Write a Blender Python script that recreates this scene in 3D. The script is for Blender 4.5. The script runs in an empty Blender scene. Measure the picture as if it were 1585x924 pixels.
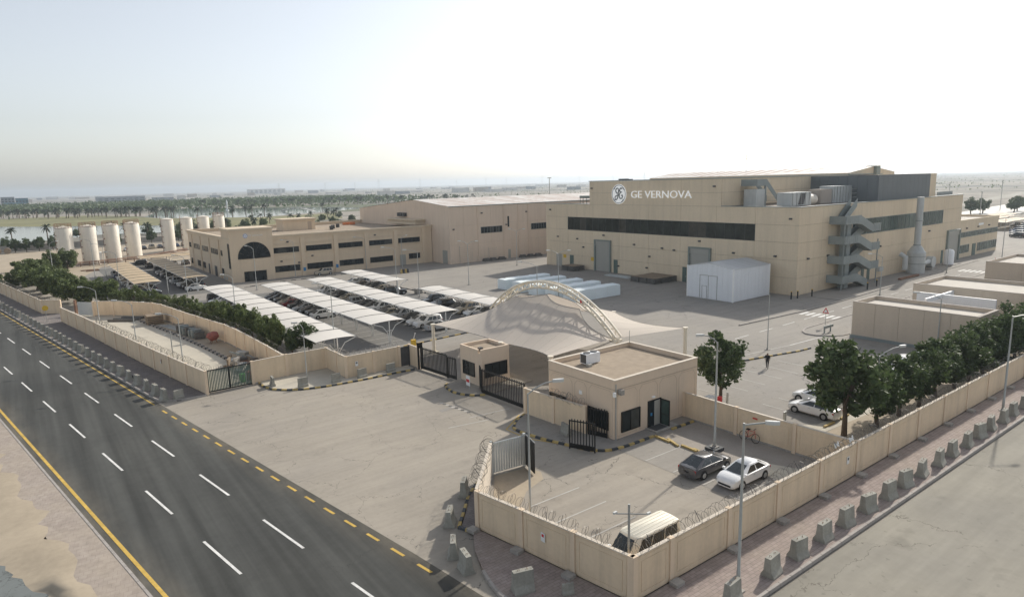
import bpy, math, random
from mathutils import Vector, Matrix
random.seed(7)
R = math.radians
scene = bpy.context.scene
col = scene.collection
# ---------------------------------------------------------------- camera
# world: X runs along the right boundary wall (away, right), Y along the road side (away, left)
cam_d = bpy.data.cameras.new('camera'); cam = bpy.data.objects.new('camera', cam_d); col.objects.link(cam)
cam_d.sensor_width = 36; cam_d.lens = 36*1015/1585; cam_d.clip_start = .5; cam_d.clip_end = 30000
TH, PITCH, ROLL = R(53.274), R(10.027), R(1.4836)
fw = Vector((math.cos(TH), math.sin(TH), 0)); rt = Vector((math.sin(TH), -math.cos(TH), 0)); up = Vector((0, 0, 1))
f2 = fw*math.cos(PITCH) - up*math.sin(PITCH); u2 = fw*math.sin(PITCH) + up*math.cos(PITCH)
r3 = rt*math.cos(ROLL) - u2*math.sin(ROLL)
u3 = rt*math.sin(ROLL) + u2*math.cos(ROLL)
m3 = Matrix((r3, u3, -f2)).transposed()
cam.matrix_world = Matrix.Translation((0, 0, 20)) @ m3.to_4x4()
scene.camera = cam
# ---------------------------------------------------------------- sky, sun, exposure
SUN_AZ, SUN_EL = R(14), R(32)          # azimuth measured from +X towards +Y
w = bpy.data.worlds.new('World'); scene.world = w; w.use_nodes = True
wn = w.node_tree; bg = wn.nodes['Background']
sky = wn.nodes.new('ShaderNodeTexSky'); sky.sky_type = 'NISHITA'; sky.sun_disc = False
sky.sun_elevation = SUN_EL; sky.sun_rotation = R(90) - SUN_AZ
sky.air_density = 1.0; sky.dust_density = 1.5; sky.ozone_density = 1.0; sky.altitude = 0
hs = wn.nodes.new('ShaderNodeHueSaturation'); hs.inputs['Saturation'].default_value = .4
wn.links.new(sky.outputs[0], hs.inputs['Color']); wn.links.new(hs.outputs[0], bg.inputs[0]); bg.inputs[1].default_value = 0.096
sd = bpy.data.lights.new('sun', 'SUN'); sd.energy = 2.5; sd.angle = R(1.2); sd.color = (1, .94, .84)
sun = bpy.data.objects.new('sun', sd); col.objects.link(sun)
sv = Vector((math.cos(SUN_AZ)*math.cos(SUN_EL), math.sin(SUN_AZ)*math.cos(SUN_EL), math.sin(SUN_EL)))
sun.rotation_euler = sv.to_track_quat('Z', 'Y').to_euler(); sun.location = (60, 20, 80)
vs = scene.view_settings; vs.view_transform = 'Standard'; vs.look = 'None'; vs.exposure = 0.8; vs.gamma = 1
vs.use_curve_mapping = False
scene.render.resolution_x, scene.render.resolution_y = 1024, 596
# ---------------------------------------------------------------- materials
MT = {}
def nodes_of(name):
    m = bpy.data.materials.new(name); m.use_nodes = True; MT[name] = m
    t = m.node_tree; return m, t, t.nodes, t.links, t.nodes['Principled BSDF']
def noise(t, sc, detail=4, rough=.55, vec=None):
    n = t.nodes.new('ShaderNodeTexNoise'); n.inputs['Scale'].default_value = sc
    n.inputs['Detail'].default_value = detail; n.inputs['Roughness'].default_value = rough
    if vec: t.links.new(vec, n.inputs['Vector'])
    return n
def wpos(t, scale=None):
    g = t.nodes.new('ShaderNodeNewGeometry')
    if not scale: return g.outputs['Position']
    mp = t.nodes.new('ShaderNodeMapping'); mp.inputs['Scale'].default_value = scale
    t.links.new(g.outputs['Position'], mp.inputs[0]); return mp.outputs[0]
def math_n(t, op, a, b):
    n = t.nodes.new('ShaderNodeMath'); n.operation = op
    for i, q in enumerate((a, b)):
        if isinstance(q, (int, float)): n.inputs[i].default_value = q
        else: t.links.new(q, n.inputs[i])
    return n.outputs[0]
def ramp(t, fac, stops):
    n = t.nodes.new('ShaderNodeValToRGB'); e = n.color_ramp.elements
    while len(e) < len(stops): e.new(.5)
    for i, (p, c) in enumerate(stops):
        e[i].position = p; e[i].color = (*c, 1) if len(c) == 3 else c
    t.links.new(fac, n.inputs[0]); return n.outputs[0]
def mixc(t, fac, a, b, mode='MIX'):
    n = t.nodes.new('ShaderNodeMix'); n.data_type = 'RGBA'; n.blend_type = mode
    for k, q in ((0, fac), (6, a), (7, b)):
        if isinstance(q, (int, float)): n.inputs[k].default_value = q
        elif isinstance(q, tuple): n.inputs[k].default_value = (*q, 1)
        else: t.links.new(q, n.inputs[k])
    return n.outputs[2]
def mat(name, c, r=.8, var=.12, sc=.4, sc2=6, met=0, bump=0, spec=.4, streak=0, coat=0):
    m, t, N, L, p = nodes_of(name)
    p.inputs['Roughness'].default_value = r; p.inputs['Metallic'].default_value = met
    p.inputs['Specular IOR Level'].default_value = spec; p.inputs['Coat Weight'].default_value = coat
    lo = tuple(x*(1-var) for x in c); hi = tuple(min(1, x*(1+var)) for x in c)
    v = wpos(t)
    n1 = noise(t, sc, 5, .6, v); n2 = noise(t, sc2, 3, .6, v)
    f = math_n(t, 'ADD', math_n(t, 'MULTIPLY', n1.outputs[0], .65), math_n(t, 'MULTIPLY', n2.outputs[0], .35))
    cc = ramp(t, f, [(.33, lo), (.67, hi)])
    if streak:
        s = noise(t, 1.1, 5, .7, wpos(t, (1, 1, .06)))
        k = ramp(t, s.outputs[0], [(.45, (1, 1, 1)), (.75, (1-streak,)*3)])
        cc = mixc(t, 1.0, cc, k, 'MULTIPLY')
    L.new(cc, p.inputs['Base Color'])
    if bump:
        b = N.new('ShaderNodeBump'); b.inputs['Strength'].default_value = bump; b.inputs['Distance'].default_value = .05
        L.new(n2.outputs[0], b.inputs['Height']); L.new(b.outputs[0], p.inputs['Normal'])
    return m
def leafmat(name, a, b):
    m, t, N, L, p = nodes_of(name)
    o = N.new('ShaderNodeObjectInfo'); n = noise(t, 1.3, 3, .6, wpos(t)); n2 = noise(t, 9, 2, .6, wpos(t))
    f = math_n(t, 'ADD', math_n(t, 'MULTIPLY', n.outputs[0], .5), math_n(t, 'MULTIPLY', n2.outputs[0], .5))
    c = ramp(t, f, [(.3, a), (.7, b)])
    L.new(c, p.inputs['Base Color']); p.inputs['Roughness'].default_value = .6
    p.inputs['Specular IOR Level'].default_value = .3
    tr = N.new('ShaderNodeBsdfTranslucent'); L.new(c, tr.inputs[0])
    mx = N.new('ShaderNodeMixShader'); mx.inputs[0].default_value = .3
    out = N['Material Output']; L.new(p.outputs[0], mx.inputs[1]); L.new(tr.outputs[0], mx.inputs[2]); L.new(mx.outputs[0], out.inputs[0])
    return m
def clothmat(name, c, tr=.3, var=.05):
    m = mat(name, c, .7, var, .25, 3); t = m.node_tree; N = t.nodes; L = t.links; p = N['Principled BSDF']
    q = N.new('ShaderNodeBsdfTranslucent'); q.inputs[0].default_value = (*c, 1)
    mx = N.new('ShaderNodeMixShader'); mx.inputs[0].default_value = tr
    L.new(p.outputs[0], mx.inputs[1]); L.new(q.outputs[0], mx.inputs[2]); L.new(mx.outputs[0], N['Material Output'].inputs[0])
    return m
def cracked(name, c, var, crack_sc, crack_w, crackc, sc=.12, sc2=3, r=.9, streakdir=None, thr=.55, stain=0):
    """paving with stains, tyre drift and irregular cracks / joints"""
    m, t, N, L, p = nodes_of(name); p.inputs['Roughness'].default_value = r; p.inputs['Specular IOR Level'].default_value = .25
    v = wpos(t); n1 = noise(t, sc, 6, .62, v); n2 = noise(t, sc2, 4, .65, v); n3 = noise(t, 40, 2, .7, v)
    f = math_n(t, 'ADD', math_n(t, 'MULTIPLY', n1.outputs[0], .55), math_n(t, 'ADD', math_n(t, 'MULTIPLY', n2.outputs[0], .3), math_n(t, 'MULTIPLY', n3.outputs[0], .15)))
    cc = ramp(t, f, [(.32, tuple(x*(1-var) for x in c)), (.52, c), (.7, tuple(x*(1+var*.7) for x in c))])
    if streakdir:
        mp = N.new('ShaderNodeMapping'); mp.inputs['Rotation'].default_value = (0, 0, streakdir[0]); mp.inputs['Scale'].default_value = streakdir[1]
        L.new(v, mp.inputs[0]); s = noise(t, 1, 4, .6, mp.outputs[0])
        cc = mixc(t, 1, cc, ramp(t, s.outputs[0], [(.35, (1-streakdir[2],)*3), (.62, (1.0,)*3)]), 'MULTIPLY')
    if stain:
        so = noise(t, .45, 4, .6, v); cc = mixc(t, 1, cc, ramp(t, so.outputs[0], [(.60, (1, 1, 1)), (.70, (1-stain,)*3)]), 'MULTIPLY')
        sp = noise(t, 1.7, 3, .55, v); cc = mixc(t, 1, cc, ramp(t, sp.outputs[0], [(.66, (1, 1, 1)), (.72, (1-stain*1.2,)*3)]), 'MULTIPLY')
        sw = noise(t, .11, 5, .65, v); cc = mixc(t, 1, cc, ramp(t, sw.outputs[0], [(.35, (.93, .93, .94)), (.65, (1.05, 1.04, 1.02))]), 'MULTIPLY')
    if crack_sc:
        wv = N.new('ShaderNodeMapping'); L.new(v, wv.inputs[0])
        d = noise(t, .5, 4, .7, v); a = N.new('ShaderNodeVectorMath'); a.operation = 'MULTIPLY_ADD'
        L.new(d.outputs[1], a.inputs[0]); a.inputs[1].default_value = (3, 3, 0); L.new(v, a.inputs[2])
        vo = N.new('ShaderNodeTexVoronoi'); vo.feature = 'DISTANCE_TO_EDGE'; vo.inputs['Scale'].default_value = crack_sc
        L.new(a.outputs[0], vo.inputs['Vector'])
        k = math_n(t, 'LESS_THAN', vo.outputs[0], crack_w*crack_sc)
        g = noise(t, .17, 2, .5, v); k = math_n(t, 'MULTIPLY', k, math_n(t, 'GREATER_THAN', g.outputs[0], thr))
        cc = mixc(t, math_n(t, 'MULTIPLY', k, .8), cc, crackc)
    b = N.new('ShaderNodeBump'); b.inputs['Strength'].default_value = .25; b.inputs['Distance'].default_value = .03
    L.new(n2.outputs[0], b.inputs['Height']); L.new(b.outputs[0], p.inputs['Normal'])
    L.new(cc, p.inputs['Base Color']); return m
def pavers(name, c1, c2, mortar, rot=0, bw=.42, bh=.21, dust=.35):
    m, t, N, L, p = nodes_of(name); p.inputs['Roughness'].default_value = .9; p.inputs['Specular IOR Level'].default_value = .2
    mp = N.new('ShaderNodeMapping'); mp.inputs['Rotation'].default_value = (0, 0, rot); v = wpos(t); L.new(v, mp.inputs[0])
    b = N.new('ShaderNodeTexBrick'); L.new(mp.outputs[0], b.inputs[0]); b.inputs['Scale'].default_value = 1
    b.inputs['Brick Width'].default_value = bw; b.inputs['Row Height'].default_value = bh; b.inputs['Mortar Size'].default_value = .012
    b.inputs['Color1'].default_value = (*c1, 1); b.inputs['Color2'].default_value = (*c2, 1); b.inputs['Mortar'].default_value = (*mortar, 1)
    n = noise(t, .35, 5, .65, v); k = ramp(t, n.outputs[0], [(.42, (0, 0, 0)), (.7, (dust,)*3)])
    cc = mixc(t, k, b.outputs[0], (.40, .34, .27))
    n2 = noise(t, 2.2, 4, .6, v); cc = mixc(t, 1, cc, ramp(t, n2.outputs[0], [(.3, (.8, .8, .8)), (.65, (1, 1, 1))]), 'MULTIPLY')
    L.new(cc, p.inputs['Base Color']); return m
def glassmat(name, c, r=.08, var=.5):
    m = mat(name, c, r, var, .15, 1.2, spec=.22); return m
# setting
cracked('concrete', (.35, .315, .265), .16, .22, .012, (.10, .09, .08), streakdir=(R(-12), (.10, 1.2, 1), .10), thr=.47, stain=.12)
cracked('yard', (.305, .283, .252), .17, .13, .016, (.12, .11, .10), sc=.06, streakdir=(R(4), (.06, .8, 1), .08), thr=.46, stain=.16)
cracked('asphalt', (.084, .086, .081), .24, .16, .010, (.032, .032, .032), sc=.07, sc2=1.6, streakdir=(R(9.5), (.75, .02, 1), .42), thr=.58)
def road_dust(m):
    # wind-blown sand gathered along both road edges, worn brighter wheel paths
    t = m.node_tree; N = t.nodes; L = t.links; p = N['Principled BSDF']; old = p.inputs['Base Color'].links[0].from_socket
    v = wpos(t); s_ = N.new('ShaderNodeSeparateXYZ'); L.new(v, s_.inputs[0])
    u = math_n(t, 'ADD', s_.outputs[0], math_n(t, 'MULTIPLY', math_n(t, 'SUBTRACT', s_.outputs[1], 49), .168))
    n = noise(t, .6, 6, .7, wpos(t, (1, .3, 1))); n4 = noise(t, .05, 3, .6, v)
    k = None
    for c0, c1 in ((10.3, 12.3), (2.6, .5)):
        mr = N.new('ShaderNodeMapRange'); L.new(u, mr.inputs[0]); mr.inputs[1].default_value = c0; mr.inputs[2].default_value = c1
        k = mr.outputs[0] if k is None else math_n(t, 'MAXIMUM', k, mr.outputs[0])
    k = math_n(t, 'MULTIPLY', math_n(t, 'MULTIPLY', k, ramp(t, n.outputs[0], [(.3, (0, 0, 0)), (.75, (1, 1, 1))])), .55)
    c = mixc(t, k, old, (.30, .26, .20))
    c = mixc(t, 1, c, ramp(t, n4.outputs[0], [(.3, (.82, .82, .82)), (.7, (1.18, 1.16, 1.12))]), 'MULTIPLY'); L.new(c, p.inputs['Base Color'])
road_dust(MT['asphalt'])
cracked('parking_asphalt', (.17, .165, .155), .2, 0, 0, (0, 0, 0), sc=.1)
cracked('side_asphalt', (.30, .28, .235), .14, .10, .02, (.14, .125, .10), sc=.15, sc2=1.6, streakdir=(R(2), (.07, .9, 1), .14), thr=.5, stain=.16)
cracked('old_asphalt', (.17, .185, .18), .2, .9, .02, (.08, .085, .08), sc=.3)
cracked('gravel', (.34, .305, .265), .25, 0, 0, (0, 0, 0), sc=.3, sc2=6)
cracked('sand', (.40, .335, .25), .22, 0, 0, (0, 0, 0), sc=.2, sc2=2.5)
cracked('pale_sand', (.50, .46, .38), .14, 0, 0, (0, 0, 0), sc=.2, sc2=2)
pavers('pink_pavers', (.325, .265, .24), (.38, .315, .285), (.22, .185, .165))
pavers('grey_pavers', (.20, .18, .172), (.235, .21, .20), (.14, .125, .12), R(9.5), dust=.2)
pavers('road_pavers', (.365, .31, .265), (.40, .345, .295), (.30, .25, .22), R(9.5), .4, .4, dust=.6)
mat('kerb_stone', (.36, .33, .30), .9, .18, .6, 5, bump=.2)
mat('kerb_yellow', (.46, .34, .13), .8, .3, 1.5, 8); mat('kerb_black', (.06, .065, .07), .7, .4, 1.5, 8)
mat('paint_white', (.66, .65, .62), .8, .26, 1.2, 9); mat('paint_yellow', (.54, .36, .08), .8, .28, 1.2, 9); mat('paint_worn', (.46, .44, .40), .85, .12, .8, 6)
mat('wall_paint', (.72, .575, .405), .85, .08, .3, 4, streak=.18); mat('wall_post', (.74, .59, .43), .85, .06, .3, 4, streak=.12)
mat('coping', (.60, .53, .44), .85, .1, .5, 5); mat('footing', (.34, .32, .29), .95, .25, 1.2, 6, bump=.4)
mat('precast', (.70, .58, .42), .85, .07, .12, 3, streak=.12); mat('precast_dark', (.46, .37, .28), .85, .05, .12, 3, streak=.06)
mat('joint', (.30, .25, .19), .9, .1)
mat('office_paint', (.69, .555, .40), .85, .05, .15, 3, streak=.08); mat('cornice', (.64, .53, .39), .85, .06, .3, 4, streak=.06)
mat('hall_paint', (.70, .565, .44), .85, .05, .12, 3, streak=.10)
mat('block_paint', (.58, .485, .38), .85, .05, .15, 3, streak=.07)
mat('gatehouse_paint', (.69, .555, .42), .85, .045, .25, 3, streak=.06)
mat('roof_gravel', (.33, .265, .195), .95, .16, 1.5, 18, bump=.5); mat('roof_pale', (.52, .48, .42), .9, .1, .4, 4); mat('roof_grey', (.36, .32, .28), .9, .12, .4, 4)
mat('coping_metal', (.24, .27, .26), .5, .1, .5, 4)
glassmat('dark_glass', (.016, .022, .024), .25); glassmat('strip_glass', (.022, .027, .022), .2, .6); glassmat('green_glass', (.055, .085, .075), .2)
glassmat('dark_glass_blind', (.055, .058, .052), .3); glassmat('strip_glass_blind', (.05, .046, .036), .3); glassmat('green_glass_blind', (.085, .115, .10), .3)
mat('grey_clad', (.135, .15, .155), .6, .08, .3, 6); mat('stair_metal', (.235, .265, .26), .55, .1, .5, 5); mat('pale_metal', (.48, .50, .49), .5, .1, .6, 5, streak=.15)
mat('shed_white', (.78, .80, .82), .55, .04, .3, 3, streak=.06); mat('shed_roof', (.52, .53, .53), .5, .06, .3, 3)
mat('door_grey', (.37, .36, .32), .6, .05, .4, 4); mat('door_green', (.10, .14, .12), .6, .1, .5, 4); mat('frame_green', (.22, .25, .225), .6, .1, .5, 4)
mat('galvanised', (.38, .385, .365), .45, .1, .8, 6, met=.3); mat('lamp_head', (.6, .6, .57), .4, .05)
mat('black_metal', (.010, .011, .011), .45, .2, 1, 6); mat('dark_grey', (.07, .07, .07), .6, .2, 1, 6)
mat('barrier', (.315, .305, .265), .92, .2, 1.1, 7, bump=.35, streak=.3)
mat('wire', (.13, .125, .115), .5, .1, met=.5)
mat('arch_steel', (.76, .69, .56), .55, .05, .4, 4)
clothmat('tent_cloth', (.68, .61, .53), .34); clothmat('carport_cloth', (.77, .73, .67), .2); clothmat('brown_cloth', (.60, .47, .31), .2, .1)
mat('seam', (.34, .32, .29), .8, .1); mat('white_steel', (.70, .70, .67), .5, .06)
clothmat('blue_tarp', (.80, .87, .88), .05, .05)
mat('crate', (.12, .115, .105), .85, .3, 1.5, 6); mat('crate_wood', (.26, .20, .14), .9, .25, 1.5, 6); mat('wood_new', (.48, .36, .22), .85, .2, 1, 6)
mat('tank_white', (.74, .68, .58), .6, .07, .5, 4, streak=.22); mat('rust', (.23, .13, .085), .9, .3, .8, 6)
mat('sign_white', (.8, .8, .78), .6, .03); mat('letter_white', (.88, .88, .86), .45, .02)
lm_ = mat('letter_added_glow', (.88, .88, .86), .45, .02).node_tree.nodes['Principled BSDF']; lm_.inputs['Emission Color'].default_value = (1, 1, .97, 1); lm_.inputs['Emission Strength'].default_value = .14; mat('sign_red', (.55, .03, .03), .6, .05); mat('sign_yellow', (.65, .42, .04), .6, .1)  # white letters and emblem: small emission added, plain paint is too dim in shade
mat('sign_blue', (.03, .20, .42), .6, .05); mat('logo_blue', (.07, .12, .38), .5, .05)
mat('tyre', (.02, .02, .02), .85, .2, 3, 9); mat('rim', (.45, .46, .47), .35, .1, met=.7); mat('plastic_black', (.02, .02, .022), .6, .1)
mat('head_glass', (.75, .77, .78), .15, .05); mat('tail_red', (.36, .012, .015), .25, .1); mat('car_glass', (.02, .026, .028), .06, .2, spec=.7)
for n, c in dict(white=(.80, .80, .79), silver=(.42, .43, .44), grey=(.075, .075, .08), black=(.013, .014, .016), beige=(.40, .35, .27), red=(.20, .02, .025), blue=(.03, .06, .14), brown=(.12, .085, .06)).items():
    mat('paint_car_'+n, c, .3, .04, .5, 4, coat=.7)
mat('cream_roof', (.74, .69, .57), .6, .05)
leafmat('leaf_dark', (.03, .055, .02), (.125, .165, .065)); leafmat('leaf_light', (.058, .085, .024), (.185, .225, .085)); leafmat('palm_leaf', (.018, .03, .013), (.055, .072, .032))
mat('bark', (.115, .085, .06), .95, .25, 2, 9, bump=.4); mat('palm_bark', (.17, .13, .095), .95, .2, 1, 9)
mat('skin', (.25, .14, .09), .6, .05); mat('dark_cloth', (.015, .016, .02), .9, .2, 3, 9); mat('hair', (.01, .009, .008), .7, .1)
mat('lawn', (.19, .18, .08), .95, .35, .02, .2); mat('scrub', (.10, .11, .055), .95, .3, .05, 1)
mat('far_pale', (.55, .53, .49), .8, .15, .02, .2); mat('far_tan', (.42, .36, .29), .8, .15, .02, .2); mat('far_grey', (.22, .24, .25), .7, .15, .02, .2); mat('far_blue', (.05, .15, .20), .3, .2, .02, .2)
mat('mixer_red', (.27, .09, .07), .7, .25, 1, 5); mat('green_plastic', (.10, .42, .08), .5, .1); mat('orange_net', (.6, .2, .07), .8, .1)
m, t, N, L, p = nodes_of('water'); p.inputs['Base Color'].default_value = (.10, .125, .12, 1); p.inputs['Roughness'].default_value = .08
nb = noise(t, .35, 3, .5, wpos(t)); b_ = N.new('ShaderNodeBump'); b_.inputs['Strength'].default_value = .12; L.new(nb.outputs[0], b_.inputs['Height']); L.new(b_.outputs[0], p.inputs['Normal'])
# desert: pale sand with darker scrubby patches stretched by distance
m, t, N, L, p = nodes_of('desert'); p.inputs['Roughness'].default_value = 1; p.inputs['Specular IOR Level'].default_value = .1
v_ = wpos(t); n1 = noise(t, .0035, 6, .65, v_); n2 = noise(t, .03, 5, .65, v_); n3 = noise(t, .5, 4, .6, v_)
c_ = ramp(t, n1.outputs[0], [(.34, (.35, .32, .275)), (.48, (.40, .36, .31)), (.56, (.24, .23, .20)), (.7, (.15, .155, .135))])
c_ = mixc(t, 1, c_, ramp(t, n2.outputs[0], [(.35, (.62, .64, .62)), (.6, (1, 1, 1))]), 'MULTIPLY')
c_ = mixc(t, 1, c_, ramp(t, n3.outputs[0], [(.3, (.85, .85, .85)), (.7, (1, 1, 1))]), 'MULTIPLY'); L.new(c_, p.inputs['Base Color'])
# weathered ribbed sheet roof: pale sheets with rusty strips
def sheetroof(name, axis, pitch):
    m, t, N, L, p = nodes_of(name); p.inputs['Roughness'].default_value = .6
    v = wpos(t); s = N.new('ShaderNodeSeparateXYZ'); L.new(v, s.inputs[0])
    fr = math_n(t, 'FRACT', math_n(t, 'DIVIDE', s.outputs[axis], pitch), 0)
    n = noise(t, .16, 5, .7, wpos(t, (1, .25, 1) if axis == 1 else (.25, 1, 1)))
    k = math_n(t, 'MULTIPLY', math_n(t, 'GREATER_THAN', fr, .5), ramp(t, n.outputs[0], [(.42, (0, 0, 0)), (.55, (1, 1, 1))]))
    c = mixc(t, k, (.60, .57, .53), (.34, .23, .17)); L.new(c, p.inputs['Base Color']); return m
sheetroof('hall_roof', 1, 3.2)
# ---------------------------------------------------------------- mesh helpers
class B:
    def __init__(s): s.v = []; s.f = []
    def add(s, vs, fs):
        o = len(s.v); s.v += [tuple(q) for q in vs]; s.f += [tuple(i+o for i in q) for q in fs]; return s
    def quad(s, a, b, c, d): return s.add([a, b, c, d], [(0, 1, 2, 3)])
    def box(s, x0, y0, z0, x1, y1, z1):
        return s.add([(x0, y0, z0), (x1, y0, z0), (x1, y1, z0), (x0, y1, z0), (x0, y0, z1), (x1, y0, z1), (x1, y1, z1), (x0, y1, z1)],
                     [(3, 2, 1, 0), (4, 5, 6, 7), (0, 1, 5, 4), (1, 2, 6, 5), (2, 3, 7, 6), (3, 0, 4, 7)])
    def seg(s, p, q, t, z0, z1, off=0):
        """upright slab from p to q (xy), thickness t, shifted sideways by off"""
        d = Vector((q[0]-p[0], q[1]-p[1])); d.normalize(); n = Vector((-d.y, d.x)); a = n*(off+t/2); b = n*(off-t/2)
        P = [(p[0]+b.x, p[1]+b.y), (q[0]+b.x, q[1]+b.y), (q[0]+a.x, q[1]+a.y), (p[0]+a.x, p[1]+a.y)]
        return s.prism(P, z0, z1)
    def prism(s, P, z0, z1):
        n = len(P); vs = [(x, y, z0) for x, y in P]+[(x, y, z1) for x, y in P]
        return s.add(vs, [tuple(range(n-1, -1, -1)), tuple(range(n, 2*n))]+[(i, (i+1) % n, n+(i+1) % n, n+i) for i in range(n)])
    def loft(s, rings, closed=True, caps=True):
        n = len(rings[0]); vs = [q for r_ in rings for q in r_]; fs = []
        for k in range(len(rings)-1):
            for i in range(n if closed else n-1):
                j = (i+1) % n; fs.append((k*n+i, k*n+j, (k+1)*n+j, (k+1)*n+i))
        if caps: fs += [tuple(range(n-1, -1, -1)), tuple(range((len(rings)-1)*n, len(rings)*n))]
        return s.add(vs, fs)
    def cyl(s, x, y, z0, z1, r, n=12, r2=None):
        r2 = r if r2 is None else r2
        return s.loft([[(x+q*math.cos(6.28318*i/n), y+q*math.sin(6.28318*i/n), z) for i in range(n)] for z, q in ((z0, r), (z1, r2))])
    def lathe(s, x, y, prof, n=20):
        return s.loft([[(x+q*math.cos(6.28318*i/n), y+q*math.sin(6.28318*i/n), z) for i in range(n)] for q, z in prof])
    def tube(s, pts, r, n=6, caps=True):
        pts = [Vector(p) for p in pts]; rings = []; last = None
        for i, p in enumerate(pts):
            d = (pts[min(i+1, len(pts)-1)]-pts[max(i-1, 0)]).normalized()
            a = Vector((0, 0, 1)) if abs(d.z) < .95 else Vector((1, 0, 0))
            if last is not None: a = last
            u = d.cross(a)
            if u.length < 1e-4: u = d.cross(Vector((1, .3, .2)))
            u.normalize(); v = u.cross(d); last = v
            rr = r[i] if isinstance(r, (list, tuple)) else r
            rings.append([p+u*(rr*math.cos(6.28318*k/n))+v*(rr*math.sin(6.28318*k/n)) for k in range(n)])
        return s.loft(rings, True, caps)
    def rod(s, p, q, r, n=6): return s.tube([p, q], r, n)
    def build(s, name, m, parent=None, smooth=False):
        o = Vector((0, 0, 0)); q = parent
        while q: o = o+q.location; q = q.parent
        me = bpy.data.meshes.new(name)
        me.from_pydata([(x-o.x, y-o.y, z-o.z) for x, y, z in s.v], [], s.f)
        ms = m if isinstance(m, (list, tuple)) else [m]
        for k in ms: me.materials.append(MT[k] if isinstance(k, str) else k)
        if smooth: me.shade_smooth(); me.set_sharp_from_angle(angle=R(smooth if smooth is not True else 40))
        ob = bpy.data.objects.new(name, me); col.objects.link(ob)
        if parent: ob.parent = parent
        return ob
def tag(o, label, cat, group=None):
    o['label'] = label; o['category'] = cat
    if group: o['group'] = group
    return o
def thing(name, label, cat, loc=(0, 0, 0), group=None):
    o = bpy.data.objects.new(name, None); col.objects.link(o); o.location = loc; o.empty_display_size = .3
    return tag(o, label, cat, group)
def struct(o): o['kind'] = 'structure'; return o
def sroot(name, loc=(0, 0, 0)):
    o = bpy.data.objects.new(name, None); col.objects.link(o); o.location = loc; o['kind'] = 'structure'; return o
def kids(o): return [c for c in bpy.data.objects if c.parent == o]
KID = {}
def copy_tree(o, parent=None):
    c = o.copy(); col.objects.link(c)
    if parent: c.parent = parent
    for ch in KID.get(o.name) or KID.setdefault(o.name, kids(o)): copy_tree(ch, c)
    return c
def share(o, loc=None, parent=None, rz=None, mat_=None):
    c = o.copy(); col.objects.link(c)
    if parent is not None: c.parent = parent
    if loc is not None: c.location = loc
    if rz is not None: c.rotation_euler = (0, 0, rz)
    if mat_: c.material_slots[0].link = 'OBJECT'; c.material_slots[0].material = MT[mat_]
    return c
def sheet(name, P, z, m, parent=None):
    b = B().add([(x, y, z) for x, y in P], [tuple(range(len(P)))]); o = b.build(name, m, parent)
    if not parent: struct(o)
    return o
ORD = ['first', 'second', 'third', 'fourth', 'fifth', 'sixth', 'seventh', 'eighth', 'ninth', 'tenth', 'eleventh', 'twelfth', 'thirteenth', 'fourteenth', 'fifteenth', 'sixteenth', 'seventeenth', 'eighteenth', 'nineteenth', 'twentieth']
def nth(i):
    if i < 20: return ORD[i]
    t_ = ['twenty', 'thirty', 'forty', 'fifty'][(i+1)//10-2]; u = (i+1) % 10
    return {20: 'twentieth', 30: 'thirtieth', 40: 'fortieth', 50: 'fiftieth'}[i+1] if u == 0 else t_+'-'+ORD[u-1]
def lerp(a, b, t_): return a+(b-a)*t_
def resample(P, step):
    out = [Vector((*P[0], 0))]; acc = 0; P = [Vector((*p, 0)) for p in P]
    for a, b in zip(P, P[1:]):
        d = (b-a).length; t_ = step-acc
        while t_ <= d: out.append(a+(b-a)*(t_/d)); t_ += step
        acc = (acc+d) % step
    return out
def RX(Y, x0): return x0-.168*(Y-49)
def inst(me, name, loc=(0, 0, 0), parent=None, rz=0, mat_=None):
    o = bpy.data.objects.new(name, me); col.objects.link(o); o.location = loc; o.rotation_euler = (0, 0, rz)
    if parent: o.parent = parent
    if mat_: o.material_slots[0].link = 'OBJECT'; o.material_slots[0].material = MT[mat_]
    return o
BM = {}
def ubox(parent, name, x0, y0, z0, x1, y1, z1, m):
    """a box part; alike boxes share one mesh"""
    k = (round(x1-x0, 3), round(y1-y0, 3), round(z1-z0, 3), m)
    if k not in BM:
        q = bpy.data.meshes.new(name); b = B().box(0, 0, 0, x1-x0, y1-y0, z1-z0); q.from_pydata(b.v, [], b.f); q.materials.append(MT[m]); BM[k] = q
    o = Vector((0, 0, 0)); p_ = parent
    while p_: o += p_.location; p_ = p_.parent
    return inst(BM[k], name, Vector((x0, y0, z0))-o, parent)
# ================================================================ SETTING: ground, roads, pavements
ring = [(9000*math.cos(2*math.pi*i/64), 9000*math.sin(2*math.pi*i/64)) for i in range(64)]
sheet('ground', ring, -.08, 'desert')
side_road = sheet('side_road', [(2, -2), (420, -8), (420, 15.7), (26, 15.7), (10, 22)], -.03, 'side_asphalt')
EDGE = 12.1
main_road = sheet('main_road', [(RX(-40, .75), -40), (RX(-40, EDGE), -40), (RX(420, EDGE), 420), (RX(420, .75), 420)], -.014, 'asphalt')
driveway = sheet('driveway', [(RX(69.8, EDGE-.02), 69.8), (RX(30, EDGE-.02), 30), (16.2, 23.5), (21, 19.6), (35, 19.6), (35, 69.8)], -.01, 'concrete')
yard = sheet('yard', [(34.02, 19.7), (260, 19.7), (260, 150), (200, 210), (17, 210), (10, 185), (9, 150), (9, 129), (13.6, 123), (16, 118.5), (19, 102), (20.8, 87), (21.1, 69.6), (25.9, 69.4), (26, 64.2), (34.02, 64)], .0, 'yard')
sheet('parking_ground', [(22.6, 73), (57.5, 74.5), (57.5, 130), (24, 130)], .004, 'parking_asphalt')
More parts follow.
